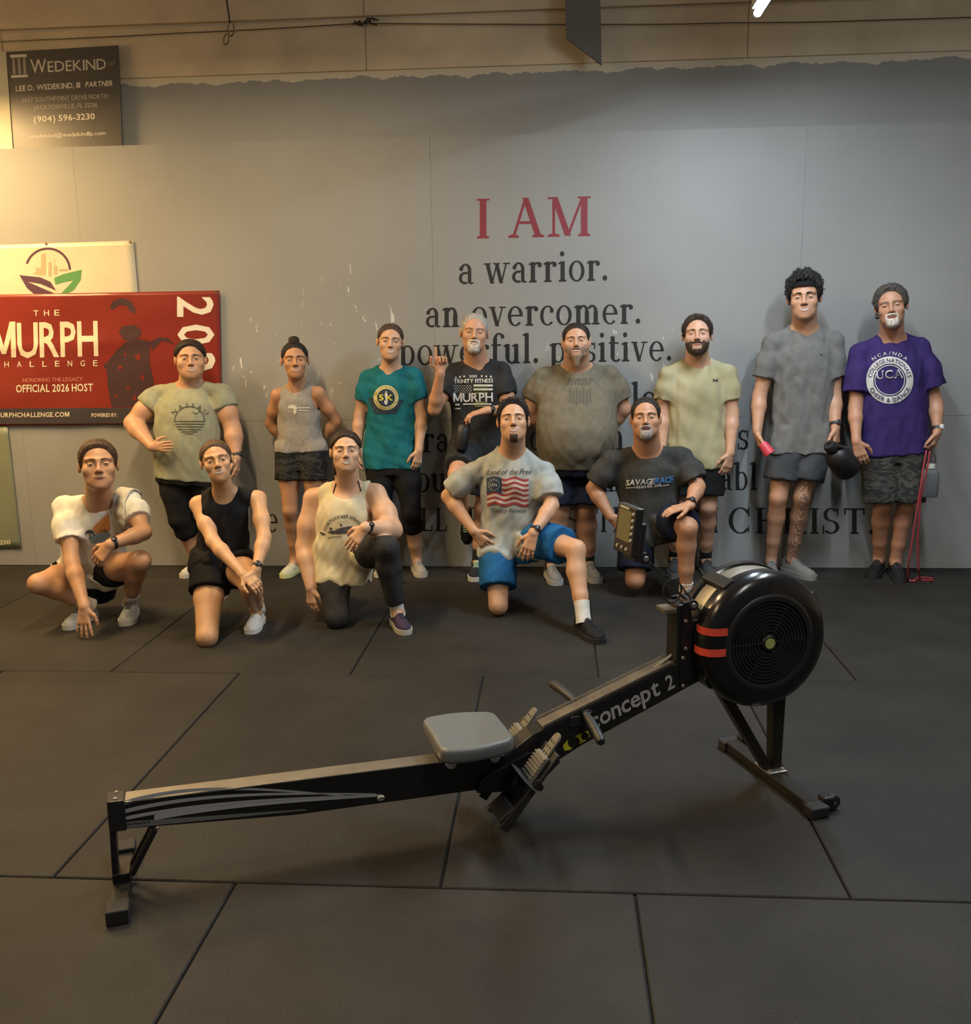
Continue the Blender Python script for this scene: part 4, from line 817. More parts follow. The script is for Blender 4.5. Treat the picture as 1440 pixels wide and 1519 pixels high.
# ---- shoe: shared meshes, one pair of materials per wearer
def shoe_meshes():
    sec = [(0, .026, .070), (.012, .032, .082), (.05, .035, .088), (.085, .035, .086), (.115, .037, .074), (.155, .043, .060), (.20, .047, .048), (.24, .042, .040), (.265, .030, .031), (.277, .012, .022)]
    b = MB(); b.rings([[(w*math.cos(a), y, .020+h*abs(math.sin(a))**.75*(1 if math.sin(a) >= 0 else 0)) for a in np.linspace(math.pi, 0, 13)]+[(w*.5, y, .018), (-w*.5, y, .018)] for y, w, h in sec]); upper = b.mesh('shoe_upper', mat('shoe', (.2, .2, .2), .7))
    b = MB(); out = [(w+.005, y-.004 if i == 0 else y+(.004 if i > 7 else 0)) for i, (y, w, h) in enumerate(sec)]
    b.rings([[(w*k, y, z) for z in zz for w, y, k in [(ww, yy, 1) for ww, yy in out]+[(ww, yy, -1) for ww, yy in out[::-1]]] for zz in ((.0,), (.012,), (.030,))]); sole = b.mesh('sole', mat('sole', (.5, .5, .5), .7))
    b = MB()
    for k in range(5):
        y = .108+.016*k; h = .020+np.interp(y, [s_[0] for s_ in sec], [s_[2] for s_ in sec]); w = .020+.001*k; b.tube([(-w, y, h-.012), (-w*.5, y+.002, h-.001), (0, y+.004, h+.0035), (w*.5, y+.002, h-.001), (w, y, h-.012)], .0032, 6)
    for sx in (-1, 1): b.tube([(0, .114, .096), (sx*.015, .118, .096), (sx*.024, .128, .083), (sx*.010, .122, .090)], .0026, 6)
    laces = b.mesh('laces', mat('lace', (.6, .6, .6), .8))
    for me in (upper, sole, laces): me.polygons.foreach_set('use_smooth', [True]*len(me.polygons)); me.set_sharp_from_angle(angle=math.radians(50))
    return upper, sole, laces
SHOE = shoe_meshes()
def put_shoe(root, heel, fwd, upv, mats, size=1.):
    f = unit(fwd); u = unit(np.asarray(upv)-f*(f@np.asarray(upv))); x = np.cross(f, u); M4 = Matrix([[*(x[i]*size, f[i]*size, u[i]*size), heel[i]] for i in range(3)]+[[0, 0, 0, 1]])
    objs = []
    for me, nm, M in zip(SHOE, ('shoe', 'sole', 'laces'), mats):
        o = bpy.data.objects.new(nm, me); COL.objects.link(o); o.material_slots[0].link = 'OBJECT'; o.material_slots[0].material = M; objs.append(o)
    objs[0].matrix_basis = M4; adopt(objs[0], root)
    for o in objs[1:]: o.parent = objs[0]
    return objs[0]

# ---- hand: palm, four fingers of unequal length, thumb from the side of the palm
def hand(F, w, d, n, side, curl=.35, s=1., point=False, spread=.0, thumb=.6):
    """w wrist, d towards the fingers, n palm normal (fingers curl to it), side: unit vector to the thumb side"""
    d = unit(d); n = unit(n-d*(np.asarray(n)@d)); t = unit(np.asarray(side)-d*(np.asarray(side)@d)-n*(np.asarray(side)@n)); w = np.asarray(w, float); pts = [w]
    F.cap(w-d*.01*s, w+d*.030*s, .025*s, .026*s, .015, sq=(n, .72))
    for k, o in ((.03, -.026), (.033, -.010), (.033, .008), (.03, .024)): F.cap(w+d*.028*s+t*o*.55*s, w+d*.083*s+t*o*s, .0165*s, .0125*s, .010, sq=(n, .85))
    for i, (o, ln) in enumerate(((.0285, .072), (.0095, .080), (-.0100, .074), (-.0285, .058))):
        c = 0.02 if (point and i == 0) else (1.55 if point else curl*(1+.12*i)); a = w+d*(.085-(.004 if i in (0, 3) else 0))*s+t*o*s
        sp = t*(o/.03)*(spread+.05); cur = a; ang = 0.; r = .0092*s if i < 3 else .0080*s
        for j, (fr, cc) in enumerate(((.46, .8), (.30, 1.1), (.24, .7))):
            ang += c*cc; q = cur+(unit(d*math.cos(ang)+n*math.sin(ang)+sp))*ln*fr*s; F.cap(cur, q, r, r*.90, .004); cur = q; r *= .9; pts.append(q)
    a = w+d*.022*s+t*.022*s; b = a+unit(d*.62+t*.70+n*.25*thumb)*.040*s; c = b+unit(d*.85+t*.30+n*.55*thumb)*.030*s; e = c+unit(d*.9+t*.05+n*.7*thumb)*.024*s
    F.cap(a, b, .0150*s, .0120*s, .010); F.cap(b, c, .0112*s, .0098*s, .004); F.cap(c, e, .0098*s, .0082*s, .004); pts += [b, c, e]
    pts = np.array(pts); return pts.min(0)-.028, pts.max(0)+.028

# ---- head: measures in a head 0.235 m tall (x image right, y forward, z up)
def head_ops(F, H, sx=1., jaw=1., full=1., nose=1.):
    P = lambda x, y, z: H['c']+H['R']@(np.array([x, y, z])*H['s']); s = H['s']; R = H['R']
    E = lambda c, r, k=.02, mode='u': F.ell(P(*c), np.array(r)*s, R, k*s, mode); Cp = lambda a, b, r1, r2, k=.012, mode='u': F.cap(P(*a), P(*b), r1*s, r2*s, k*s, mode)
    E((0, -.008, .036), (.076*sx, .096, .084)); E((0, .026, -.040), (.063*sx*full, .064, .072), .03); E((0, .046, -.080), (.044*jaw, .044, .036), .03); E((0, .074, -.099), (.021*jaw, .016, .015), .022)
    for k in (-1, 1):
        E((k*.041*sx*full, .056, -.020), (.026, .026, .025), .022); E((k*.034*sx, .104, .008), (.021, .0155, .0135), .014, 's')
        Cp((k*.012, .086, .031), (k*.050*sx, .068, .033), .0085, .0070, .016)
        E((k*.0320*sx, .0770, .0068), (.0150, .0110, .0105), .005)
        E((k*.081*sx, -.006, .000), (.0085, .017, .030), .008); E((k*.0125*nose, .0960, -.029), (.0080, .0095, .0070), .006)
    Cp((0, .087, .024), (0, .104, -.018), .0075, .0100*nose, .012); E((0, .1055, -.0225), (.0110*nose, .0105, .0095), .008)
    E((0, .0815, -.060), (.028, .0105, .020), .016)
def face(root, H, F, brow, smile=1., teeth=True, lid=.6, lipc=m_lip, brows=1., open_=1., wide=1.):
    s = H['s']; R = H['R']
    def surf(x, z, off=0.):
        x = np.asarray(x, float); z = np.asarray(z, float); y = np.full(len(x), .135)
        for _ in range(30): y = y-np.clip(F.ev((H['c']+(np.stack([x, y, z], 1)*s)@R.T))/s, -.01, .02)*.85
        return H['c']+(np.stack([x, y+off, z], 1)*s)@R.T
    def patch(b, xs, zt, zb, off, m_=5):
        xs = np.asarray(xs, float); X = np.concatenate([xs]*m_); Z = np.concatenate([zt+(zb-zt)*j/(m_-1) for j in range(m_)]); n = len(xs); b.add(surf(X, Z, off), [(j*n+i, j*n+i+1, (j+1)*n+i+1, (j+1)*n+i) for j in range(m_-1) for i in range(n-1)])
    for k in (-1, 1):
        ex, ez = k*.0345, .0062; b = MB(); x = np.linspace(-.0140, .0140, 9); q = 1-(x/.0142)**2; hu_, hl_ = .0062*lid, .0040*lid
        patch(b, ex+x, ez+hu_*q, ez-hl_*q, .0006)
        b.cur = 1; xi = np.linspace(-.0052, .0052, 7); qi = np.sqrt(np.maximum(0, 1-(xi/.0053)**2)); patch(b, ex+xi, ez+np.minimum(hu_*.97*(1-(xi/.0142)**2), .0012+.0053*qi), ez-np.minimum(hl_*.97*(1-(xi/.0142)**2), .0053*qi), .0010, 4)
        b.cur = 2; b.tube(surf(ex+x, ez+hu_*q+.0006, .0004), np.array([.0006, .0012, .0016, .0018, .0018, .0018, .0016, .0012, .0006])*s, 6)
        b.build('eye', [m_eye, m_iris, m_lash], root, True)
        if brows:
            x = k*np.linspace(.013, .050, 9); z = .0270+.0055*np.sin(np.linspace(.3, 2.6, 9)); w = np.array([.0028, .0036, .0038, .0036, .0032, .0028, .0022, .0016, .0008])*brows; bb = MB(); patch(bb, x, z+w, z-w, .0012, 3); bb.build('eyebrow', brow, root, True)
    wide *= 1.12; x = np.linspace(-.0275, .0275, 13)*wide; q = (x/(.0275*wide))**2; zb = -.0605+.0100*smile*q; op = .0078*open_*(1-q)**.8
    lw = np.array([.0006, .0016, .0024, .0030, .0034, .0034, .0030, .0034, .0034, .0030, .0024, .0016, .0006])
    b = MB(); patch(b, x, zb+op*.5+lw, zb+op*.5-.0002, .0010, 3); patch(b, x, zb-op+.0002, zb-op-lw*1.35, .0013, 3); b.build('lips', lipc, root, True)
    b = MB(); patch(b, x, zb+op*.5+.0003, zb-op-.0003-.0008*(1-q), .0004, 3); b.build('teeth' if teeth and open_ > .5 else 'mouth_opening', m_teeth if teeth and open_ > .5 else m_mouth, root, True)
def hair(root, H, M, style, seed=1):
    F = Field(); s = H['s']; R = H['R']; P = lambda x, y, z: H['c']+R@(np.array([x, y, z])*s); g = style.get
    c0 = H['c'].astype(np.float32); Rf = R.astype(np.float32); t0, hz, back, sb = g('thick', .010), g('line', .078), g('back', -.06), g('side_z', -.012)
    if g('pulled'): ys, zs_ = [-.11, -.05, -.02, .010, .030, .050, .068, .092], [back, back, -.012, .012, .030, .046, hz-.022, hz]
    else: ys, zs_ = [-.11, -.040, -.030, .008, .014, .030, .048, .066, .092], [back, back, .026, .026, sb, sb+.004, .040, hz-.012+g('temple', .012), hz]
    rad = np.array([.0762*H.get('sx', 1), .0962, .0842], np.float32)
    def fn(Pp):
        q = (Pp-c0)@Rf/s; e = q-np.array([0, -.008, .036], np.float32); k0 = np.sqrt(((e/rad)**2).sum(-1)); k1 = np.sqrt(((e/rad**2)**2).sum(-1))+1e-9; d = k0*(k0-1)/k1
        hgt = .0022*np.sin(q[..., 0]*420)+.0016*np.sin(q[..., 0]*900+q[..., 1]*500)+q[..., 2]-np.interp(q[..., 1], ys, zs_)-g('arch', .014)*np.clip(1-(q[..., 0]/.058)**2, -.6, 1)*np.clip((q[..., 1]-.03)/.04, 0, 1); up_ = np.clip((q[..., 2]-.03)/.09, 0, 1); t = t0*(g('side', .8)+(g('top', 1.3)-g('side', .8))*up_)+g('quiff', 0)*np.exp(-((q[..., 1]-.062)/.03)**2)*up_
        return ((d-np.clip(hgt/g('ramp', .018), -1, 1)*t-.0006)*s).astype(np.float32)
    F.put('u', fn, H['c']-.16*s, H['c']+.19*s)
    for x, y, z, r in g('tuft', ()): F.ell(P(x, y, z), r*s, R, .012*s)
    for a in g('extra', ()): F.ell(P(*a[:3]), np.array(a[3:6])*s, R, .012*s)
    F.put('d', ripple(seed, g('lump', .0012)*s, g('wl', .02), (1, .35, .35)))
    V, Q = F.nets(.0042); V = relax(V, Q, 1); rg = np.random.default_rng(seed+40); q = (V-H['c'])@R/s
    hgt = q[:, 2]-np.interp(q[:, 1], ys, zs_); ok = np.where((hgt > -.002) & (q[:, 1] > -.07))[0]; pl = g('pulled', 0); n = g('strands', 260 if pl else 520); pick = rg.choice(ok, n); edge = ok[(hgt[ok] < .022)]; pick = np.concatenate([pick, rg.choice(edge, n//3)]) if len(edge) else pick
    X = np.array([0, -.008, .036]); bv, bf = [], []; curl = g('curl', 0)
    for i in pick:
        p = q[i].copy(); flow = np.array([.25*np.sign(p[0])*0+rg.normal()*.25, -1., .55 if p[1] > .05 else .1])+rg.normal(size=3)*((.08 if pl else .25)+curl); L_ = rg.uniform(.014, .030)*g('slen', 1); pts = []
        for k in range(5):
            nn = (p-X)/np.array([.076, .096, .084])**2; nn /= np.linalg.norm(nn); fl_ = flow-nn*(flow@nn); fl_ /= np.linalg.norm(fl_)+1e-6
            w = np.cross(nn, fl_)*.0011*(1.2-.22*k); lift = nn*((.0003 if pl else .0008)+g('lift', .0002 if pl else .0012)*math.sin(k*.7)); pts.append((p+lift-w, p+lift+w)); p = p+fl_*L_/5+nn*.0004; flow = flow+rg.normal(size=3)*((.03 if pl else .10)+curl)
        b0 = len(bv); [bv.extend(a_) for a_ in pts]; bf += [(b0+2*k, b0+2*k+1, b0+2*k+3, b0+2*k+2) for k in range(4)]
    bv = H['c']+(np.array(bv)*s)@R.T; return npmesh('hair', np.vstack([V, bv]), np.vstack([Q, np.array(bf)+len(V)]), M, True, root)
def beard(root, H, M, kind, seed=3):
    F = Field(); s = H['s']; R = H['R']; P = lambda x, y, z: H['c']+R@(np.array([x, y, z])*s); c0 = H['c'].astype(np.float32); Rf = R.astype(np.float32)
    F.ell(P(0, .028, -.045), np.array([.0655*H.get('fl', 1)*H.get('sx', 1), .068, .073])*s, R, .02*s); F.ell(P(0, .048, -.080), np.array([.050, .050, .044])*s, R, .03*s); F.ell(P(0, .074, -.100), np.array([.027, .024, .024])*s, R, .02*s)
    if kind == 'long': F.cap(P(0, .075, -.10), P(0, .085, -.145), .030*s, .016*s, .02*s); F.cap(P(0, .08, -.095), P(0, .092, -.165), .02*s, .010*s, .02*s)
    def keep(Pp):
        q = (Pp-c0)@Rf/s; x, y, z = np.abs(q[..., 0]), q[..., 1], q[..., 2]
        if kind in ('full', 'long'): g = np.maximum(z+.040-.55*np.maximum(0, x-.026), np.minimum(-(x-.026), -(z+.088))*-1*0-1); g = np.maximum(g, -(y+.005)); m_ = np.minimum(.029-x, z+.086); g = np.maximum(g, m_)
        else: cw_ = .023 if kind == 'chin' else .031; g = np.maximum(np.maximum(x-cw_, z+(.080 if kind == 'chin' else .070)), -(y-.045)); g = np.minimum(g, np.maximum(np.maximum(np.abs(x-.031)-.006, z+.045), -(y-.05)) if kind == 'goatee' else 1)
        return (g*s).astype(np.float32)
    F.put('i', keep); F.put('d', ripple(seed, .0010*s, .018, (1, 1, .6)))
    r_ = field_mesh(F, .004, 'beard', M, root, 1)
    if kind != 'chin':
        b = MB(); xs = np.linspace(-.034, .034, 9); pts = [P(x, .0995-12*x*x, -.0435-10*x*x) for x in xs]; b.tube(pts, np.array([.003, .005, .0062, .0066, .0058, .0066, .0062, .005, .003])*s, 8); b.build('moustache', M, root, True)
    return r_

def watch(root, J, side, face_n, M=None, dial=None, r=.033):
    w = J['w'+side]; e = J['e'+side]; d = unit(e-w); c = w+d*.022; n = unit(np.asarray(face_n)-d*(np.asarray(face_n)@d)); x = np.cross(d, n); M = M or mat('black watch strap', (.015, .015, .016), .5)
    b = MB(); b.rings([[c+d*h+(r+q)*(math.cos(a)*n+.92*math.sin(a)*x) for a in np.linspace(0, 2*math.pi, 20, endpoint=False)] for h, q in ((-.010, 0), (-.010, .003), (.010, .003), (.010, 0))], False); st_ = b.build('watch', M, root, True)
    b = MB(); b.lathe([(.001, .011), (.013, .011), (.0165, .008), (.0165, -.002)], c+n*(r+.001), n, 16); b.build('watch_case', dial or mat('watch case', (.03, .03, .035), .2), st_, True)

def person(key, label, skin, **o):
    J = dict(PX[key]); g = o.get
    pel = (J['hl']+J['hr'])/2; nk = J['nk']; ax = unit(nk-pel); xr = J['sr']-J['sl']; xr = unit(xr-ax*(xr@ax)); fwd = np.cross(ax, xr); fwd = fwd if fwd[1] < 0 or g('facing') else -fwd
    L = float(np.linalg.norm(nk-pel)); R = np.stack([xr, fwd, ax], 1)
    base = (pel[0], pel[1], 0.); feet = g('feet', {})
    root = empty('person', base, label, 'person', None)
    # head frame
    hx, hy, cx, cy, HY = J['hd']; top = atY(hx, hy, HY); chin = atY(cx, cy, HY); hu = unit(top-chin); s = float(np.linalg.norm(top-chin))/.235
    look = unit(CAM-chin)+np.array([g('look', (0, 0))[0], 0, g('look', (0, 0))[1]]); f = unit(look); u = unit(hu-f*(hu@f)); x = np.cross(f, u); x = x if x[0] > 0 else -x
    H = dict(R=np.stack([x, f, u], 1), s=s*g('hs', 1.), c=chin+hu*.1165*s, fl=g('full', 1.))
    F = Field(); am, lm = g('arm', 1.), g('leg', 1.)
    hsx = g('hsx', 1.)*1.09; H['sx'] = hsx; head_ops(F, H, hsx, g('jaw', 1.)*1.12, g('full', 1.)*1.0, g('nose', 1.)*1.06)
    nr = g('neck', .056)*1.17; F.cap(nk-fwd*.0+ax*-.02, H['c']+H['R']@(np.array([0, -.022, -.055])*s), nr*1.10, nr, .035)
    tor = [(t*L, a, b_, c_) for t, a, b_, c_ in g('torso')]; ease = g('ease', .016)
    body = [(z, max(.03, a-ease), max(.03, b_-ease), c_) for z, a, b_, c_ in tor]
    F.loft(pel, R, body, -.13, L*1.0, .04)
    for k in 'lr':
        S_, E_, W_ = J['s'+k], J['e'+k], J['w'+k]; fa = unit(W_-E_); S_ = S_-ax*.016; F.cap(nk-ax*.002, S_, .040*min(am, 1.2), .044*min(am, 1.2), .03)
        F.chain([S_, S_*.45+E_*.55, E_], [.047*min(am, 1.12), .046*am, .039*am], .03); F.chain([E_, E_*.72+W_*.28, W_], [.040*am, .042*am, .0265*min(am, 1.12)], .02)
        Hp, K_, A_ = J['h'+k], J['k'+k], J['a'+k]; thd = unit(K_-Hp); cad = unit(A_-K_); bk = thd-cad*(thd@cad); bk = -bk if False else bk
        back = np.array([0, 1., 0])-cad*cad[1]; back = unit(back) if np.linalg.norm(bk) < .35 else unit(-(Hp-K_)*0+(unit(Hp-K_)-cad*(unit(Hp-K_)@cad)))
        F.chain([Hp, Hp*.5+K_*.5, K_], [.088*lm, .076*lm, .056*lm], .03); F.chain([K_, K_*.68+A_*.32+back*.014, K_*.3+A_*.7+back*.004, A_], [.053*lm, .056*lm, .043*lm, .036], .02)
        F.cap(K_-back*.012, K_+cad*.03-back*.014, .040*lm, .034*lm, .02)
    boxes = [(H['c']-.150*s-.01, H['c']+.150*s+.01)]
    for k, hnd in g('hands', {}).items():
        if hnd is None: continue
        w = J['w'+k]; lo, hi = hand(F, w, hnd['d'], np.array(hnd['n'], float), np.array(hnd['t'], float), hnd.get('curl', .35), hnd.get('s', 1.), hnd.get('point', False), hnd.get('spread', 0.), hnd.get('thumb', .6)); boxes.append((lo, hi))
    for k, ft in feet.items():
        if ft.get('shoe', True): A_ = J['a'+k]; F.cap(A_, ft['heel']+unit(ft['f'])*.13+np.array([0, 0, .03]), .036, .026, .02)
    V, Q = F.nets(.0102); cen = V[Q].mean(1); keep = np.ones(len(Q), bool)
    for lo, hi in boxes: keep &= ~((cen > lo+.016) & (cen < hi-.016)).all(1)
    V = relax(V, Q, 1, .4); Q = Q[keep]; VV, QQ = [V], [Q]; n = len(V)
    for i, (lo, hi) in enumerate(boxes): v2, q2 = F.nets(.0042 if i == 0 else .0040, lo, hi); VV.append(v2); QQ.append(q2+n); n += len(v2)
    V = np.vstack(VV); Q = np.vstack(QQ); used = np.zeros(len(V), bool); used[Q.ravel()] = True; idx = np.cumsum(used)-1; V = V[used]; Q = idx[Q]
    bo = npmesh('body', V, Q, skin, True, root)
    if g('ink'):
        K_, A_ = J['k'+g('ink')], J['a'+g('ink')]; d = np.linalg.norm(np.cross(V-K_, unit(A_-K_)), axis=1); t_ = (V-K_)@unit(A_-K_)
        ink = ((d < .092) & (t_ > -.16)).astype(np.float32); a = bo.data.attributes.new('ink', 'FLOAT', 'POINT'); a.data.foreach_set('value', ink)
    face(root, H, F, g('brow'), **g('face', {}))
    hair(root, H, g('hair'), g('hstyle', {}), seed=len(key))
    if g('beard'): beard(root, H, g('beard')[0], g('beard')[1])
    # shorts or leggings
    hem = g('hem', -.1)*L
    if g('shorts'):
        M_, fr, r0, r1 = g('shorts'); B = Field()
        wz = g('waist', .12)*1.; B.loft(pel, R, [(z, a-.008, b_-.008, c_) for z, a, b_, c_ in tor], -.14, wz, .03); nb = len(B.ops)
        for k in 'lr':
            Hp, K_, A_ = J['h'+k], J['k'+k], J['a'+k]
            if fr <= 1: B.cap(Hp, Hp+(K_-Hp)*(fr+.2), r0*lm, (r1+(r1-r0)*.2)*lm, .012, cut=(Hp+(K_-Hp)*fr, K_-Hp))
            else:
                cad = unit(A_-K_); q = fr-1; thd = unit(Hp-K_)-cad*(unit(Hp-K_)@cad); back = unit(thd) if np.linalg.norm(thd) > .35 else unit(np.array([0, 1., 0])-cad*cad[1])
                B.chain([Hp, Hp*.5+K_*.5, K_], [.094*lm, .082*lm, .0620*lm], .03); B.cap(K_, K_*.68+A_*.32+back*.014, .059*lm, .062*lm, .02); B.cap(K_*.68+A_*.32+back*.014, A_,   .064*lm, .051, .02, cut=(K_+(A_-K_)*q, A_-K_)); B.cap(K_-back*.012, K_+cad*.03-back*.014, .046*lm, .040*lm, .02)
        C0 = Field(); C0.loft(pel, R, tor, hem, L*1.02, .03); axf = ax.astype(np.float32); pf = pel.astype(np.float32)
        B.put('i', lambda P: -np.maximum(hem+.03-(P-pf)@axf, C0.ev(P)-.012))
        if g('sfolds', .0022): B.put('d', ripple(len(label)+5, g('sfolds', .0022), .09, (1, 1, .6)))
        H['shorts'] = field_mesh(B, .009, g('shortsname', 'shorts'), M_, root); H['B'] = B
    # shirt
    C = Field(); C.loft(pel, R, tor, hem, L*g('shtop', 1.02), .03)
    if g('shorts') and g('over', 1):
        C0 = Field(); C0.ops = list(C.ops); BL = Field(); BL.ops = [o_ for o_ in B.ops[nb:] if o_[0] == 'u']; off_ = np.float32(g('over', .010) if g('over', 1) != 1 else .010); axf = ax.astype(np.float32); pf = pel.astype(np.float32)
        lo_, hi_ = B.bounds()
        C.put('u', lambda P: np.maximum(np.maximum(BL.ev(P)-off_, C0.ev(P)-.045), np.maximum(hem-(P-pf)@axf, (P-pf)@axf-.06)), lo_, hi_, .02)
    tank = g('tank')
    for k in 'lr':
        S_, E_ = J['s'+k], J['e'+k]; C.cap(nk-ax*.004, S_-ax*.016, .052*g('trap', 1), max(.050, .044*min(am, 1.2)+.010), .03)
        if not tank:
            fr = g('sleeve', .55); e = S_+(E_-S_)*fr; d = unit(E_-S_); r0, r1 = g('slr', (.072, .072)); r0 = max(r0*.72, .047*min(am, 1.12)+.011); r1 = max(r1*.95, .046*am+.013); S_ = S_-ax*.016; mid = S_+(E_-S_)*fr*.55; C.cap(S_, mid, r0, (r0+2*r1)/3, .035); C.cap(mid, S_+(E_-S_)*(fr+.25), (r0+2*r1)/3, r1*1.03, .035, cut=(e, d))
    C.put('d', ripple(len(label), g('folds', .0042), g('fwl', .13))); C.put('d', ripple(len(label)+31, .0020, .055, (1, 1, .35)))
    nh = g('neckhole', (.098, .085, .056)); up0 = g('nhup', .040); C.ell(nk+fwd*g('nhf', .045)+ax*up0, nh, R, .006, 's'); C.cap(nk-ax*.03-fwd*.01, nk+ax*.2, nr+.009, nr*1.35, .004, 's')
    if tank:
        for k, sg_ in (('l', -1), ('r', 1)):
            ah = tank; S_ = J['s'+k]; C.ell(S_+xr*sg_*ah[3]+ax*ah[4], ah[:3], R, .006, 's')
    for fn in g('shirtops', ()): fn(C, J, R, nk, pel, L)
    sh = field_mesh(C, .0075, g('shirtname', 't_shirt'), g('shirt'), root); H['shirt'] = sh; H['C'] = C
    for k, ft in feet.items():
        if ft.get('shoe', True): put_shoe(root, ft['heel'], ft['f'], ft.get('u', (0, 0, 1)), g('shoes'), ft.get('size', 1.))
        if g('sock'):
            A_, K_ = J['a'+k], J['k'+k]; d = unit(K_-A_); M_, ln = g('sock'); b = MB(); b.tube([A_-d*.04, A_, A_+d*ln*.5, A_+d*ln], [.045, .0415, .042, .0445], 16); b.build('sock', M_, root, True)
    H.update(root=root, J=J, Rt=R, F=F, L=L, pel=pel, fwd=fwd, ax=ax); return H
def flat_foot(px, heading, size=1., back=.277):
    """foot flat on the floor: toe tip seen at px, heading in degrees (0 = towards the camera side, + = to image right)"""
    t = atZ(*px); a = math.radians(heading); f = np.array([math.sin(a), -math.cos(a), 0]); return dict(heel=t-f*back*size, f=f, size=size)
def foot_ankle(ft): return ft['heel']+ft['f']*.065*ft.get('size', 1.)+np.array([0, 0, .098])

# ---- wardrobe and pose of each person
def tors(hip, waist, chest, d=.118, belly=0., bf=.0, drop=.0):
    return [(-.45, hip, d+belly*.2, bf*.2), (-.12, hip, d+belly*.35, bf*.4), (.18, (hip+waist)/2, d+belly, bf*1.), (.40, waist, d*.96+belly, bf), (.64, chest, d*1.05+belly*.35, bf*.45), (.79, chest*.95, d*.98, .0), (.90, chest*.66, d*.80, -.005), (1.01, .085, .075, -.008), (1.1, .06, .06, -.008)]
def kneel_foot(A): f = np.array([0, 1., -.04]); u = np.array([0, 0, -1.]); return dict(heel=A-unit(f)*.065-u*.085, f=f, u=u)
def feet_of(key, **ft):
    for k, f in ft.items():
        if 'u' not in f: PX[key]['a'+k] = foot_ankle(f)
    return ft
sk = lambda n, c: skin_mat('skin '+n, c)
def shoes(n, a, b, c): return [cloth('shoe '+n, a, .15, 40, .3, .7), mat('sole '+n, b, .6), mat('lace '+n, c, .8)]
white_sock = cloth('white sock', (.62, .60, .54)); dark_sock = cloth('dark sock', (.03, .03, .033)); NX = np.array

h = person('squat', 'squatting man in a white T-shirt with a towel, one hand on the mat', sk('a', (.50, .29, .19)), torso=tors(.17, .185, .19, .125), hem=-.06, slr=(.080, .082), sleeve=.62, shirt=cloth('white', (.70, .67, .58), .04, 8, .15), neck=.062, jaw=1.12, full=1.06, arm=1.08, leg=1.05,
  shorts=(cloth('black shorts', (.012, .012, .013)), .40, .105, .105), waist=.05, hands=dict(l=dict(d=(.02, -.28, -.95), n=(0, 1, -.1), t=(1, 0, 0), curl=.10, spread=.16, s=1.05), r=dict(d=(-.62, -.25, -.72), n=(.1, .9, -.4), t=(-.5, -.1, .7), curl=.5, s=1.05)),
  feet=feet_of('squat', l=flat_foot((99, 935), -6), r=flat_foot((186, 929), 14)), shoes=shoes('white trainer', (.52, .52, .47), (.55, .54, .49), (.05, .08, .11)), sock=(white_sock, .07), brow=hair_mat('brown brows', (.06, .035, .02)), hair=hair_mat('brown', (.065, .038, .022)), hstyle=dict(line=.080, thick=.010, quiff=.008, temple=.004), face=dict(smile=.5, open_=.55, lid=.55, teeth=False))
C = h['C']; sh = h['shirt']
cloth_print('print', poly2([(137, 784), (149, 771), (161, 761), (164, 784), (152, 794), (143, 792)]), C, mat('orange ink', (.62, .26, .07), .8), sh)
cloth_print('print', poly2([(134, 797), (146, 791), (160, 789), (165, 794), (152, 803), (136, 806)]), C, mat('sea ink', (.20, .30, .33), .8), sh, off=.0052)
palm = lambda x, y, r: join2(*[line2([(x, y), (x+r*.6*math.cos(a), y-r*.5*math.sin(a)-1), (x+r*math.cos(a), y-r*.6*math.sin(a)+2)], 1.6) for a in (-.3, .4, 1.1, 1.9, 2.6, 3.4)]+[line2([(x, y), (x+.5, y+5), (x, y+10)], 1.2)])
cloth_print('print', join2(palm(133, 790, 7), palm(155, 788, 6), palm(141, 796, 5)), C, mat('dark ink', (.03, .03, .035), .8), sh, off=.004)
watch(h['root'], h['J'], 'r', (-.2, -1, .5)); SQ = h

h = person('olive', 'standing woman in a sage tee and black leggings with a hand on her hip', sk('b', (.52, .31, .22)), torso=tors(.225, .235, .218, .165, .02, .01), ease=.02, hem=-.20, sleeve=.42, slr=(.085, .092), shirt=cloth('sage', (.30, .31, .22), .08), arm=1.45, leg=1.32, neck=.062, full=1.16, hsx=1.04, jaw=1.1, neckhole=(.105, .085, .064),
  shorts=(cloth('black leggings', (.012, .012, .013), .1), 1.36, .1, .1), shortsname='leggings', hands=dict(l=dict(d=(.93, -.22, .05), n=(.25, .95, 0), t=(.1, 0, 1), curl=.12, s=.95), r=dict(d=(0, -.15, -1), n=(-1, .2, 0), t=(-.2, -1, 0), curl=.4, s=.95)),
  feet=feet_of('olive', l=flat_foot((271, 858), -14, .93), r=flat_foot((342, 858), 12, .93)), shoes=shoes('pale trainer', (.50, .49, .44), (.6, .58, .52), (.55, .54, .5)), brow=hair_mat('dark brows', (.03, .02, .015)), hair=hair_mat('dark', (.022, .014, .011)), hstyle=dict(line=0.090, pulled=1, thick=.010, side=1.1), face=dict(smile=1.1, lid=.5))
C = h['C']; sh = h['shirt']; ink = mat('charcoal ink', (.05, .05, .05), .8)
cloth_print('print', text_arc('NASSAU', 281, 633, 29, -52, 54, 6.5, gap=.55), C, ink, sh)
cloth_print('print', join2(ring2(281, 625, 21.6, 22.8, -92, 92, 30), *[line2([(281-w, y), (281, y), (281+w, y)], 1.1) for w, y in ((22, 625), (22, 629), (20, 633), (17, 637), (12, 640.5), (6, 643.5))], line2([(285, 611), (291, 614), (296, 610)], 1.)), C, ink, sh)
watch(h['root'], h['J'], 'r', (1, -.5, 0), r=.036)

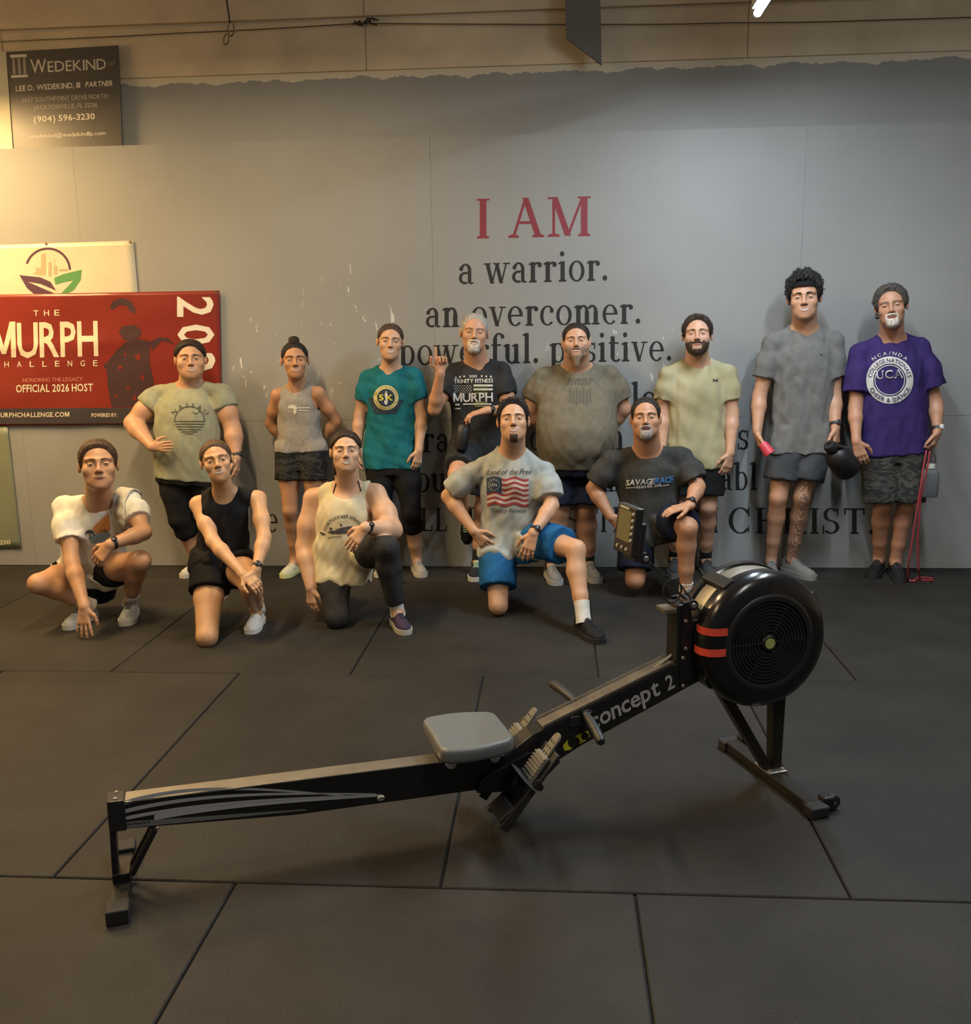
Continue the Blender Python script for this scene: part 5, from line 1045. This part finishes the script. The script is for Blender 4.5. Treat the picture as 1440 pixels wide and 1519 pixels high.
h = person('tank', 'standing woman with a hair bun in a grey sleeveless top and black camo shorts', sk('c', (.44, .24, .15)), torso=tors(.160, .140, .145, .10), hem=-.03, tank=(.062, .10, .115, .022, -.035), shirt=cloth('heather grey', (.27, .25, .22), .15, 60), shirtname='tank_top', arm=.90, leg=.90, neck=.046, neckhole=(.066, .08, .082), full=.95, jaw=.9, waist=.20,
  shorts=(camo_mat('black camo', [(.016, .016, .017), (.045, .043, .04), (.028, .027, .026)]), .50, .106, .112), hands=dict(l=dict(d=(1, .1, -.2), n=(0, -1, 0), t=(0, 0, 1), s=.88), r=dict(d=(-1, .1, -.2), n=(0, -1, 0), t=(0, 0, 1), s=.88)),
  feet=feet_of('tank', l=flat_foot((420, 858), -12, .9), r=flat_foot((476, 857), 10, .9)), shoes=shoes('lime trainer', (.52, .52, .38), (.60, .62, .30), (.6, .6, .5)), brow=MATS['hair dark brows'], hair=hair_mat('near black', (.014, .010, .009)), hstyle=dict(line=0.098, pulled=1, thick=.007, extra=((0, -.015, .140, .036, .034, .026),)), face=dict(smile=.6, lid=.55, open_=.6))
cloth_print('print', join2(poly2([(428, 601), (436, 600), (441, 604), (440, 608), (433, 606), (427, 606)]), poly2([(437, 606), (440, 611), (437, 615), (435, 610)]), rect2(442, 604, 460, 606), rect2(442, 608, 458, 609.5)), h['C'], mat('white ink', (.60, .58, .53), .8), h['shirt'])
nkp = line2([(430, 573), (435, 583), (441, 587), (448, 583), (452, 574)], .7); cloth_print('necklace', nkp, h['F'], mat('silver chain', (.6, .6, .6), .3, .9), h['root'], off=.002)

h = person('teal', 'standing woman in a teal race T-shirt and black capri leggings', sk('d', (.56, .35, .25)), torso=tors(.178, .172, .168, .115), hem=-.17, sleeve=.60, slr=(.068, .070), shirt=cloth('teal', (.012, .135, .165), .10), arm=.95, leg=1.06, neck=.047, jaw=.92, full=.97,
  shorts=(MATS['cloth black leggings'], 1.42, .1, .1), shortsname='leggings', hands=dict(l=dict(d=(0, -.1, -1), n=(1, .2, 0), t=(.2, -1, 0), s=.9), r=dict(d=(-.15, -.12, -1), n=(-.6, .8, 0), t=(-.8, -.6, 0), curl=.3, s=.92)),
  feet=feet_of('teal', l=flat_foot((561, 857), -8, .92), r=flat_foot((627, 857), 20, .92)), shoes=shoes('taupe trainer', (.33, .30, .26), (.5, .48, .43), (.45, .42, .38)), brow=MATS['hair brown brows'], hair=hair_mat('mid brown', (.055, .034, .022)), hstyle=dict(line=0.098, pulled=1, thick=.007), face=dict(smile=1.2, lid=.6, open_=1.2))
C = h['C']; sh = h['shirt']; gold = mat('pale gold ink', (.55, .50, .24), .8)
cloth_print('print', join2(*[rect2(a, y0, a+9, 614, 3, 8, (lambda k: lambda x, y: (x+(y-y0)*k, y))(k)) for a, y0, k in ((545, 590, .45), (556, 596, .45))], *[rect2(a, y0, a+9, 614, 3, 8, (lambda k, y0: lambda x, y: (x-(y-y0)*k, y))(k, y0)) for a, y0, k in ((590, 594, .6), (579, 600, .6), (566, 607, .6))]), C, mat('navy ink', (.012, .03, .05), .8), sh, off=.0025)
cloth_print('print', cdisc2(572.5, 590, 18.5), C, gold, sh, off=.0054); cloth_print('print', cdisc2(572.5, 590, 13.2), C, MATS['navy ink'], sh, off=.0062)
cloth_print('print', text_px('5K', 562, 594, 583, 594, 9, bold=1, gap=.35), C, mat('yellow ink', (.66, .58, .08), .8), sh, off=.0075)
cloth_print('print', join2(poly2([(571.4, 582.5), (573.8, 582.5), (575, 586.5), (573.6, 589), (573.2, 593.4), (571.6, 593.4), (571.6, 589), (570.2, 586.5)]), disc2(572.6, 581.3, 1.1, 10)), C, MATS['white ink'], sh, off=.0075)
cloth_print('print', join2(*[ring2(572.5, 590, 14.8, 16.9, t_, t_+4.5, 2) for t_ in range(0, 360, 11) if not (80 < t_ < 100 or 260 < t_ < 280)]), C, mat('bronze ink', (.20, .15, .05), .8), sh, off=.0075)
cloth_print('print', poly2([(569.6, 594.2), (575, 594.2), (574.2, 598.6), (572.4, 601), (570.4, 598.6)]), C, MATS['white ink'], sh, off=.0075)

PX['grey']['al'] = atY(690, 766, 6.50); PX['grey']['kl'] = atY(677, 704, 6.14)
Ag = PX['grey']['al']; gf = dict(heel=Ag-np.array([0, .05, -1.])*.065+np.array([0, .098, 0]), f=NX([0, .05, -1.]), u=NX([0, -1., 0]))
h = person('grey', 'grey-haired man in a charcoal shirt pointing one finger up, a foot against the wall', sk('e', (.53, .30, .21)), torso=tors(.185, .185, .19, .125), hem=-.14, sleeve=.62, slr=(.076, .080), shirt=cloth('charcoal', (.030, .030, .031), .15), arm=1.02, neck=.060,
  shorts=(cloth('slate shorts', (.035, .038, .042)), .80, .112, .105), hands=dict(l=dict(d=(.06, -.08, 1), n=(.25, -1, 0), t=(-1, -.2, 0), point=True, s=1.05), r=dict(d=(-.95, -.12, -.22), n=(-.2, .1, -1), t=(0, 1, .1), curl=.38, s=1.08)),
  feet=dict(feet_of('grey', r=flat_foot((703, 863), -3, 1.02)), l=gf), shoes=shoes('black lime trainer', (.02, .024, .03), (.5, .52, .5), (.42, .62, .42)), sock=(dark_sock, .09), brow=hair_mat('grey brows', (.20, .17, .14)), hair=hair_mat('silver', (.36, .33, .29)), hstyle=dict(line=.100, thick=.006, temple=.010), beard=(hair_mat('white beard', (.55, .50, .43)), 'goatee'), face=dict(smile=.9, lid=.35, open_=.8))
C = h['C']; sh = h['shirt']; wi = MATS['white ink']; ol = mat('olive ink', (.20, .22, .07), .8); zg = lambda x, y: (640+x/8.436, 460+y/8.436)
cloth_print('print', join2(*[star2(*zg(x, y), 2.1) for x, y in ((303, 846), (355, 838), (408, 830), (628, 826), (684, 830), (742, 832))], text_px('2023', *zg(472, 842), *zg(566, 840), 3.4, bold=1)), C, wi, sh)
cloth_print('print', text_px('TRINITY FITNESS', *zg(280, 915), *zg(770, 905), 6, bold=1), C, wi, sh)
cloth_print('print', join2(*[disc2(*zg(290+k*32+(r % 2)*16, 945+r*20), .75, 6) for k in range(7) for r in range(5)]), C, wi, sh)
[cloth_print('print', rect2(*zg(525, y), *zg(765, y+24), 8, 1), C, wi, sh) for y in (932, 980)]; cloth_print('print', join2(*[rect2(*zg(540, y), *zg(700, y+16), 6, 1) for y in (948, 996, 1030, 1150, 1195)]), C, ol, sh, off=.0052)
cloth_print('print', text_px('MURPH', *zg(272, 1150), *zg(768, 1140), 13.2, bold=1, gap=.08), C, wi, sh, off=.0060)
cloth_print('print', join2(rect2(*zg(295, 1172), *zg(350, 1192)), rect2(*zg(395, 1168), *zg(750, 1184), 8, 1), rect2(*zg(295, 1225), *zg(360, 1240))), C, wi, sh, off=.0052)
watch(h['root'], h['J'], 'r', (0, -1, .3), r=.034)

h = person('cream', 'kneeling woman in a cream tank top and charcoal leggings resting an arm on her knee', sk('f', (.60, .38, .28)), torso=tors(.175, .172, .168, .135, .015, .008), hem=-.36, tank=(.068, .12, .15, .012, -.050), shirt=cloth('cream', (.58, .51, .34), .05), shirtname='tank_top', arm=1.42, leg=1.10, neck=.056, neckhole=(.080, .09, .118), nhup=.02, full=1.03, ease=.012,
  shorts=(cloth('charcoal leggings', (.035, .034, .034), .2, 60), 1.90, .1, .1), shortsname='leggings', hands=dict(l=dict(d=(.05, -.12, -1), n=(.5, .85, 0), t=(.85, -.5, 0), curl=.28), r=dict(d=(-.60, -.16, -.72), n=(-.1, .75, -.6), t=(-.4, .3, .6), curl=.22, spread=.05)),
  feet=dict(feet_of('cream', r=flat_foot((603, 942), 24, .93)), l=kneel_foot(PX['cream']['al'])), shoes=shoes('plum trainer', (.045, .03, .06), (.45, .42, .36), (.05, .04, .06)), brow=MATS['hair brown brows'], hair=hair_mat('dark brown', (.030, .019, .013)), hstyle=dict(line=0.094, pulled=1, thick=.009, side=1.1, extra=((-.062, -.045, -.085, .022, .025, .05),)), sock=(white_sock, .045), face=dict(smile=1.3, lid=.55, open_=1.1))
C = h['C']; sh = h['shirt']; zc_ = lambda x, y: (470+x/7.593, 630+y/7.593)
cloth_print('print', text_arc('ICHETUCKNEE SPRINGS', 510, 797, 29, -70, 62, 4.6, bold=1, gap=.18), C, ink, sh)
cloth_print('print', join2(poly2([zc_(*p) for p in ((115, 1212), (150, 1195), (400, 1180), (425, 1195), (370, 1222), (170, 1228))]), poly2([zc_(*p) for p in ((200, 1180), (300, 1155), (400, 1140), (410, 1165), (240, 1190))]), disc2(*zc_(155, 1172), 2.2, 10), disc2(*zc_(272, 1130), 2., 10), poly2([zc_(*p) for p in ((25, 1215), (45, 1208), (110, 1235), (60, 1240))]), line2([zc_(*p) for p in ((120, 1275), (200, 1262), (280, 1262))], 1.)), C, ink, sh)
cloth_print('print', join2(*[rect2(zc_(225+k*17, 1098-k*2)[0], zc_(0, 1088-k*2)[1], zc_(232+k*17, 0)[0], zc_(0, 1104-k*2)[1]) for k in range(7)]), C, mat('tan ink', (.40, .34, .22), .8), sh)
for a, b_ in (((498, 717), (491, 742)), ((531, 713), (537, 734))): cloth_print('bra_strap', line2([a, ((a[0]+b_[0])/2, (a[1]+b_[1])/2), b_], 2.0), h['F'], mat('black strap', (.02, .012, .014), .7), h['root'], off=.002)
watch(h['root'], h['J'], 'r', (-.1, -1, .6), r=.034); b = MB(); CRH = h

h = person('black', 'kneeling woman all in black with hands clasped over her raised knee', sk('g', (.58, .35, .22)), torso=tors(.160, .135, .135, .10), hem=-.15, tank=(.058, .11, .125, .016, -.045), shirt=cloth('black tank', (.013, .013, .014)), shirtname='tank_top', arm=.92, leg=1.02, neck=.045, neckhole=(.070, .08, .095), nhup=.03, full=.94, jaw=.88,
  shorts=(MATS['cloth black shorts'], .42, .108, .112), waist=.10, hands=dict(l=dict(d=(.78, -.35, -.42), n=(-.1, .6, -.8), t=(.2, -.7, .5), curl=.45, s=.9), r=dict(d=(-.05, -.35, -.93), n=(-.6, .5, -.2), t=(-.7, -.5, .1), curl=.5, s=.9)),
  feet=dict(feet_of('black', r=flat_foot((371, 941), 4, .92)), l=kneel_foot(PX['black']['al'])), shoes=shoes('white trainer plain', (.66, .64, .58), (.68, .66, .60), (.66, .64, .58)), sock=(white_sock, .03), brow=hair_mat('light brows', (.13, .08, .045)), hair=hair_mat('light brown', (.085, .050, .028)), hstyle=dict(line=0.096, pulled=1, thick=.007), face=dict(smile=1.1, lid=.6, open_=1.))
watch(h['root'], h['J'], 'r', (.3, -1, .2), r=.028)

h = person('blue', 'kneeling man in a grey flag T-shirt and bright blue shorts', sk('h', (.54, .32, .22)), torso=tors(.185, .182, .185, .12), hem=-.20, sleeve=.78, slr=(.082, .088), shirt=cloth('light heather', (.37, .38, .35), .16, 22), arm=1.05, leg=.98, neck=.058, jaw=.95,
  shorts=(cloth('royal blue', (.016, .105, .26), .12), .74, .112, .116), hands=dict(l=dict(d=(.62, -.12, -.70), n=(.2, .85, .1), t=(.7, -.1, .6), curl=.28, spread=.12, s=1.05), r=dict(d=(-.32, -.22, -.92), n=(0, .8, -.5), t=(-1, 0, .2), curl=.25, spread=.06, s=1.05)),
  feet=dict(feet_of('blue', r=flat_foot((892, 956), 26)), l=kneel_foot(PX['blue']['al'])), shoes=shoes('black trainer', (.014, .014, .015), (.02, .02, .02), (.02, .02, .02)), sock=(white_sock, .085), brow=MATS['hair dark brows'], hair=MATS['hair near black'], hstyle=dict(lift=.004, line=.092, thick=.009, top=1.9, quiff=.012, temple=.016, lump=.0025, wl=.018), beard=(hair_mat('dark stubble', (.05, .03, .022)), 'chin'), face=dict(smile=.8, lid=.45, open_=.7), look=(0, .12))
C = h['C']; sh = h['shirt']; zb_ = lambda x, y: (680+x/7.23, 580+y/7.23)
cloth_print('print', text_px('Land of the Free', *zb_(300, 898), *zb_(780, 888), 8.2, shear=.35, gap=.06), C, ink, sh); cloth_print('print', text_px('Trinity Fitness', *zb_(330, 1305), *zb_(718, 1302), 7, shear=.3, gap=.06), C, ink, sh)
wav = lambda x, y: (x, y+1.9*math.sin((x-721)/62*4*math.pi*1.05+2.)+(x-721)*.02)
for k in range(11):
    y0 = 708+k*3.75; cloth_print('print', rect2(743.4 if k < 6 else 722.2, y0, 784, y0+3.75, 16, 1, wav), C, mat('flag red ink', (.33, .045, .045), .8) if k % 2 == 0 else mat('flag cream ink', (.58, .48, .42), .8), sh)
cloth_print('print', rect2(721.5, 707.5, 743.8, 731, 6, 4, wav), C, mat('flag blue ink', (.030, .055, .085), .8), sh, off=.0054)
cloth_print('print', join2(*[star2(732.5+8*math.sin(a), 719.5-8*math.cos(a), 1.3) for a in np.linspace(0, 2*math.pi, 13, endpoint=False)], text_px('1776', 727.6, 722, 737.4, 722, 4.5, bold=1)), C, wi, sh, off=.0068)
watch(h['root'], h['J'], 'r', (.2, -1, .3), r=.034)

h = person('big', 'broad bearded man in an olive brown T-shirt with hands behind his back', sk('i', (.55, .32, .24)), torso=[(-.45, .20, .15, .02), (-.15, .225, .19, .04), (.08, .262, .225, .07), (.30, .268, .235, .075), (.50, .262, .21, .055), (.68, .250, .175, .03), (.80, .235, .14, .01), (.91, .175, .11, 0), (1.01, .09, .08, 0), (1.1, .065, .065, 0)], ease=.02, hem=-.17, sleeve=.72, slr=(.092, .098), shirt=cloth('olive brown', (.165, .145, .105), .10), arm=1.35, leg=1.28, neck=.068, full=1.12, jaw=1.2, hsx=1.08, neckhole=(.115, .09, .068), folds=.0035,
  shorts=(cloth('navy shorts', (.012, .016, .032)), .90, .10, .098), lowwaist=1, hands=dict(l=dict(d=(1, .1, -.2), n=(0, -1, 0), t=(0, 0, 1)), r=dict(d=(-1, .1, -.2), n=(0, -1, 0), t=(0, 0, 1))),
  feet=feet_of('big', l=flat_foot((827, 869), 12, 1.03), r=flat_foot((886, 866), 14, 1.03)), shoes=shoes('grey trainer', (.24, .23, .21), (.42, .41, .38), (.3, .3, .28)), sock=(dark_sock, .05), brow=MATS['hair brown brows'], hair=hair_mat('dark short', (.026, .018, .014)), hstyle=dict(line=.084, thick=.007, temple=.010), beard=(hair_mat('ginger grey beard', (.22, .15, .10)), 'long'), face=dict(smile=1.1, lid=.4, open_=.7))
C = h['C']; sh = h['shirt']; fad = mat('faded ink', (.105, .093, .070), .85)
cloth_print('print', join2(*[rect2(842+k*5.2, 561, 845+k*5.2, 570.5, 1, 3, lambda x, y: (x-(y-565)*.2, y)) for k in range(7)], *[rect2(842+k*10.4, 561, 849+k*10.4, 563) for k in (0, 1, 2, 3)], *[rect2(844+k*5.0, 575+(k % 2)*3, 846.6+k*5.0, 596+(k % 3)*2, 1, 4) for k in range(7)]), C, fad, sh)

h = person('khaki', 'standing bearded man in a sweat-marked khaki T-shirt and black shorts', sk('j', (.56, .34, .26)), torso=tors(.185, .182, .182, .118), hem=-.19, sleeve=.68, slr=(.078, .078), shirt=cloth('khaki', (.34, .30, .16), .18, 5, col2=(.45, .41, .26)), arm=1.05, neck=.060, full=1.02,
  shorts=(MATS['cloth black shorts'], .80, .108, .105), hands=dict(l=dict(d=(.1, -.1, -1), n=(1, .2, 0), t=(.2, -1, 0)), r=dict(d=(-.22, -.12, -1), n=(-.5, .85, 0), t=(-.85, -.5, 0), curl=.3, s=1.05)),
  feet=feet_of('khaki', l=flat_foot((1001, 857), -6), r=flat_foot((1057, 860), 5)), shoes=shoes('dark grey trainer', (.06, .062, .065), (.17, .17, .16), (.05, .05, .05)), sock=(dark_sock, .07), brow=MATS['hair brown brows'], hair=MATS['hair dark brown'], hstyle=dict(lift=.004, curl=.2, line=.086, thick=.011, quiff=.008, lump=.003, wl=.022), beard=(hair_mat('brown beard', (.050, .030, .020)), 'full'), face=dict(smile=.1, lid=.3, open_=.3), look=(0, .10))
for r_ in (ring2(1061, 560.5, 3.2, 4.8, 115, 245, 12, .8), ring2(1061, 567.5, 3.2, 4.8, -65, 65, 12, .8)): cloth_print('print', r_, h['C'], ink, h['shirt'])

h = person('savage', 'kneeling man with a grey goatee in a charcoal race T-shirt and navy shorts', sk('k', (.50, .27, .18)), torso=tors(.188, .188, .195, .125), hem=-.30, sleeve=.80, slr=(.085, .088), shirt=cloth('faded charcoal', (.048, .047, .044), .15), arm=1.10, leg=1.05, neck=.066, jaw=1.08, full=1.05,
  shorts=(MATS['cloth navy shorts'], .84, .112, .108), hands=dict(l=dict(d=(.62, -.15, -.55), n=(.3, .8, .1), t=(.5, 0, .8), curl=.25, s=1.05), r=dict(d=(-.94, -.26, -.18), n=(-.05, .2, -1), t=(.1, -1, -.1), curl=.16, s=1.08)),
  feet=dict(feet_of('savage', r=flat_foot((1040, 908), 18)), l=kneel_foot(PX['savage']['al'])), shoes=shoes('black grey trainer', (.03, .03, .032), (.06, .06, .06), (.25, .25, .24)), sock=(white_sock, .03), brow=MATS['hair dark brows'], hair=MATS['hair dark short'], hstyle=dict(line=.104, thick=.007, temple=.02, arch=.018), beard=(hair_mat('grey goatee', (.34, .31, .27)), 'goatee'), face=dict(smile=.1, lid=.4, open_=.9, teeth=False))
C = h['C']; sh = h['shirt']; zs = lambda x, y: (890+x/6.906, 580+y/6.906)
cloth_print('print', text_px('SAVAGE', *zs(262, 968), *zs(556, 952), 8.4, bold=1, shear=.18, gap=.02), C, wi, sh); cloth_print('print', text_px('RACE', *zs(562, 951), *zs(748, 934), 9, bold=1, shear=.18, gap=.02), C, mat('sky blue ink', (.05, .22, .50), .8), sh)
cloth_print('print', join2(text_px('FINISHER 2018', *zs(375, 1002), *zs(628, 978), 4, bold=1), line2([zs(265, 994), zs(320, 991), zs(370, 989)], .9), line2([zs(632, 973), zs(675, 966), zs(715, 960)], .9)), C, wi, sh)
watch(h['root'], h['J'], 'r', (.1, -.9, .5), r=.036)

skin_mat('skin l', (.52, .30, .22), True)
h = person('tall', 'tall curly-haired man with a headband in a grey T-shirt, one leg tattooed', MATS['skin l'], torso=tors(.205, .200, .195, .122), hem=-.17, sleeve=.66, slr=(.080, .082), shirt=cloth('mid grey', (.165, .163, .155), .10), arm=1.12, leg=1.0, neck=.064, jaw=1.05, ink='r', neckhole=(.110, .085, .060),
  shorts=(cloth('slate grey shorts', (.062, .066, .072)), .72, .112, .116), hands=dict(l=dict(d=(.18, -.15, -1), n=(1, -.1, .1), t=(.1, -1, 0), curl=.55, s=1.08), r=dict(d=(.06, -.16, -1), n=(-.7, .6, 0), t=(-.7, -.7, 0), curl=.45, s=1.08)),
  feet=feet_of('tall', l=flat_foot((1146, 863), -8, 1.03), r=flat_foot((1207, 861), 28, 1.05)), shoes=shoes('stone trainer', (.20, .195, .18), (.24, .23, .21), (.24, .23, .22)), brow=MATS['hair dark brows'], hair=hair_mat('black curls', (.014, .013, .013)), hstyle=dict(curl=.9, lift=.006, strands=900, line=.082, thick=.022, side=.7, top=1.3, lump=.006, wl=.024, ramp=.02, tuft=[(x, y, z, .027) for x, y, z in ((-.05, .03, .115), (.0, .045, .128), (.05, .03, .12), (.07, .0, .10), (-.07, .0, .10), (.02, 0, .145), (-.03, -.01, .142))]), face=dict(smile=1.1, lid=.35, open_=.9, brows=1.5))
cloth_print('print', rect2(1216.6, 525, 1219.6, 527.2), h['C'], ink, h['shirt'])
HB = h; b = MB(); b.rings([[h['c']+h['R']@(np.array([(.081+q)*math.sin(a), -.008+(.101+q)*math.cos(a), .066+e+.018*math.cos(a)])*h['s']) for a in np.linspace(0, 2*math.pi, 36, endpoint=False)] for e, q in ((-.012, -.004), (-.012, .003), (.012, .002), (.012, -.006))], False); b.build('headband', cloth('black headband', (.014, .014, .015)), h['root'], True)
watch(h['root'], h['J'], 'r', (.2, -1, .1), r=.037)

h = person('purple', 'man with a white goatee in a purple college T-shirt and camouflage shorts', sk('m', (.48, .26, .19)), torso=tors(.215, .220, .218, .13, .01), hem=-.12, sleeve=.72, slr=(.088, .098), shirt=cloth('purple', (.040, .024, .115), .10), arm=1.02, leg=.98, neck=.060, full=.98,
  shorts=(camo_mat('grey camo', [(.030, .030, .028), (.075, .072, .062), (.045, .044, .040)]), .97, .118, .122), hands=dict(l=dict(d=(.32, -.15, -.95), n=(.2, .9, 0), t=(.9, -.3, 0), curl=.3, s=1.05), r=dict(d=(-.25, -.15, -1), n=(-.7, .5, 0), t=(-.5, -.8, 0), curl=.8, s=1.05)),
  feet=feet_of('purple', l=flat_foot((1291, 859), -30), r=flat_foot((1336, 865), -8)), shoes=shoes('black hiker', (.016, .016, .017), (.02, .02, .02), (.03, .03, .03)), brow=MATS['hair grey brows'], hair=hair_mat('iron grey', (.065, .058, .050)), hstyle=dict(lift=.004, slen=1.5, line=.090, thick=.014, side=1.1, back=-.085, quiff=.008, temple=.004, lump=.002, tuft=[(-.088, .0, .035, .014), (-.082, -.02, -.045, .016), (.086, -.01, .03, .013)]), beard=(MATS['hair white beard'], 'goatee'), face=dict(smile=.3, lid=.3, open_=.4))
C = h['C']; sh = h['shirt']; bx, by = 1319.6, 563.8; pk = mat('purple ink', (.035, .022, .10), .8)
cloth_print('print', text_arc('NCA/NDA', bx, by, 37.5, -40, 40, 5.2, gap=.5), C, wi, sh)
cloth_print('print', join2(ring2(bx, by, 24.5, 35, 0, 360, 48), ring2(bx, by, 21.5, 22.6, 0, 360, 40)), C, wi, sh)
for t_ in (text_arc('COLLEGE NATIONALS', bx, by, 26.6, -82, 82, 6.4, bold=1, gap=.14), text_arc('CHEER & DANCE', bx, by, 33, 247, 113, 6.4, inward=True, bold=1, gap=.14)): cloth_print('print', t_, C, pk, sh, off=.0062)
cloth_print('print', text_px('UCA', 1300, 562, 1339, 560, 12.5, bold=1, gap=.16), C, wi, sh, off=.0052); cloth_print('print', text_px('UCA', 1302, 560.6, 1337, 558.8, 9.6, gap=.32), C, pk, sh, off=.0070)
watch(h['root'], h['J'], 'r', (.5, -1, 0), r=.033, dial=mat('white dial', (.7, .7, .68), .3)); PU = h

# ---- things they hold or wear loosely
C = SQ['C']
G = np.array([[(167+u*20+v*3-3*math.sin(v*3), 738+v*(50+5*u)+u*3) for u in np.linspace(0, 1, 9)] for v in np.linspace(0, 1, 22)]); P = trace(C, G.reshape(-1, 2), off=.010).reshape(22, 9, 3)
P[:, :, 1] -= .006*np.abs(np.sin(np.linspace(0, 9, 9)))[None, :]+.004*np.sin(np.linspace(0, 20, 22))[:, None]
bk = np.stack([P[0]+np.array([.004*k, .028*k, .030*k-.0050*k*k]) for k in (6, 5, 4, 3, 2, 1)]); P = np.concatenate([bk, P]); n0, n1 = P.shape[:2]
tw = npmesh('towel', P.reshape(-1, 3), [(j*n1+i, j*n1+i+1, (j+1)*n1+i+1, (j+1)*n1+i) for j in range(n0-1) for i in range(n1-1)], cloth('terry white', (.60, .56, .46), .08, 60, .8)); sm_ = tw.modifiers.new('t', 'SOLIDIFY'); sm_.thickness = .009; sm_.offset = 0
tag(tw, 'white terry towel hanging over the shoulder of the squatting man', 'towel')
def bottle(name, label, a, b, prof, M, capM, capprof, cat='bottle'):
    a, b = np.asarray(a), np.asarray(b); d = unit(b-a); r = empty(name, a, label, cat); L_ = np.linalg.norm(b-a)
    MB().lathe([(q, t*L_) for q, t in prof], a, d, 24).build('bottle_body', M, r, True); MB().lathe([(q, t*L_) for q, t in capprof], a, d, 20).build('cap', capM, r, True); return r
mk = mat('matte black steel', (.012, .012, .013), .45); bottle('water_bottle', 'slim black bottle held upright against the raised knee of the grey-haired man', atY(683, 667, 6.20), atY(689, 627, 6.22), [(.002, 0), (.040, 0), (.044, .04), (.044, .80), (.034, .92), (.030, .95)], mk, MATS['black plastic'], [(.031, .93), (.033, .95), (.033, 1.05), (.002, 1.06)])
j = bottle('water_jug', 'wide black jug hanging from the tall man’s hand'.replace('’', "'"), atY(1259, 698, 6.20), atY(1229, 659, 6.10), [(.002, 0), (.075, 0), (.083, .05), (.084, .55), (.06, .72), (.036, .78)], mk, MATS['black plastic'], [(.036, .76), (.040, .78), (.040, .95), (.034, 1.0), (.014, 1.0), (.012, .96), (.002, .96)])
MB().tube([atY(1234, 672, 6.10), atY(1242, 662, 6.08), atY(1250, 664, 6.10), atY(1250, 680, 6.12)], .011, 8).build('carry_loop', mk, j, True)
q0, q1 = atY(1130, 657, 6.24), atY(1141, 672, 6.22); cp = empty('scoop_cup', q0, "coral red cup tipped in the tall man's hand", 'cup'); MB().lathe([(.002, 0), (.024, 0), (.030, .02), (.036, .085), (.033, .085), (.026, .02), (.002, .012)], q0, unit(q1-q0), 20).build('cup_body', mat('coral plastic', (.62, .06, .09), .4), cp, True)
a = atY(1377, 737, 6.30); bt = empty('water_flask', a, "grey flask with a white cap hanging from the purple-shirted man's hand", 'bottle'); w_, d_ = .052, .036
rg = lambda k, z: [a+np.array([w_*k*np.sign(math.cos(t))*abs(math.cos(t))**.5, d_*k*np.sign(math.sin(t))*abs(math.sin(t))**.5, z]) for t in np.linspace(0, 2*math.pi, 24, endpoint=False)]
MB().rings([rg(.85, 0), rg(1, .012), rg(1, .15), rg(.9, .168), rg(.5, .182), rg(.42, .186)]).build('flask_body', mat('slate plastic', (.12, .13, .14), .4), bt, True); MB().lathe([(.025, .184), (.027, .186), (.027, .212), (.002, .216)], a, (0, 0, 1), 18).build('cap', mat('white plastic cap', (.66, .66, .62), .4), bt, True)
MB().tube([a+NX([.02, 0, .20]), a+NX([.028, 0, .25]), atY(1384, 672, 6.32), a+NX([-.012, 0, .25]), a+NX([-.018, 0, .20])], .004, 6).build('carry_cord', MATS['black strap'], bt, True)
bp_ = [(1374, 668, 6.26), (1370, 690, 6.24), (1363, 735, 6.22), (1356, 780, 6.22), (1350, 820, 6.22), (1346, 845, 6.24)]
fl0, fl1, fl2, fl3 = atZ(1347, 861, .008), atZ(1356, 862, .008), atZ(1385, 859, .008), atZ(1383, 862, .008)
rb_ = MB().tube([atY(*p) for p in bp_]+[fl0, fl1, atZ(1364, 857, .012), atY(1362, 845, 6.27), atY(1361, 800, 6.25), atY(1365, 740, 6.24), atY(1376, 690, 6.25), atY(1379, 669, 6.27)], .006, 8).build('resistance_band', mat('red rubber band', (.30, .035, .045), .5), None, True)
tag(rb_, "red resistance band trailing from the purple-shirted man's hand to the mat", 'band')
rb2 = MB().tube([atZ(1352, 862, .007), atZ(1363, 856, .007), atZ(1383, 858, .007), atZ(1384, 861, .007), atZ(1366, 860.5, .007)], .0055, 8).build('band_tail', MATS['red rubber band'], rb_, True)
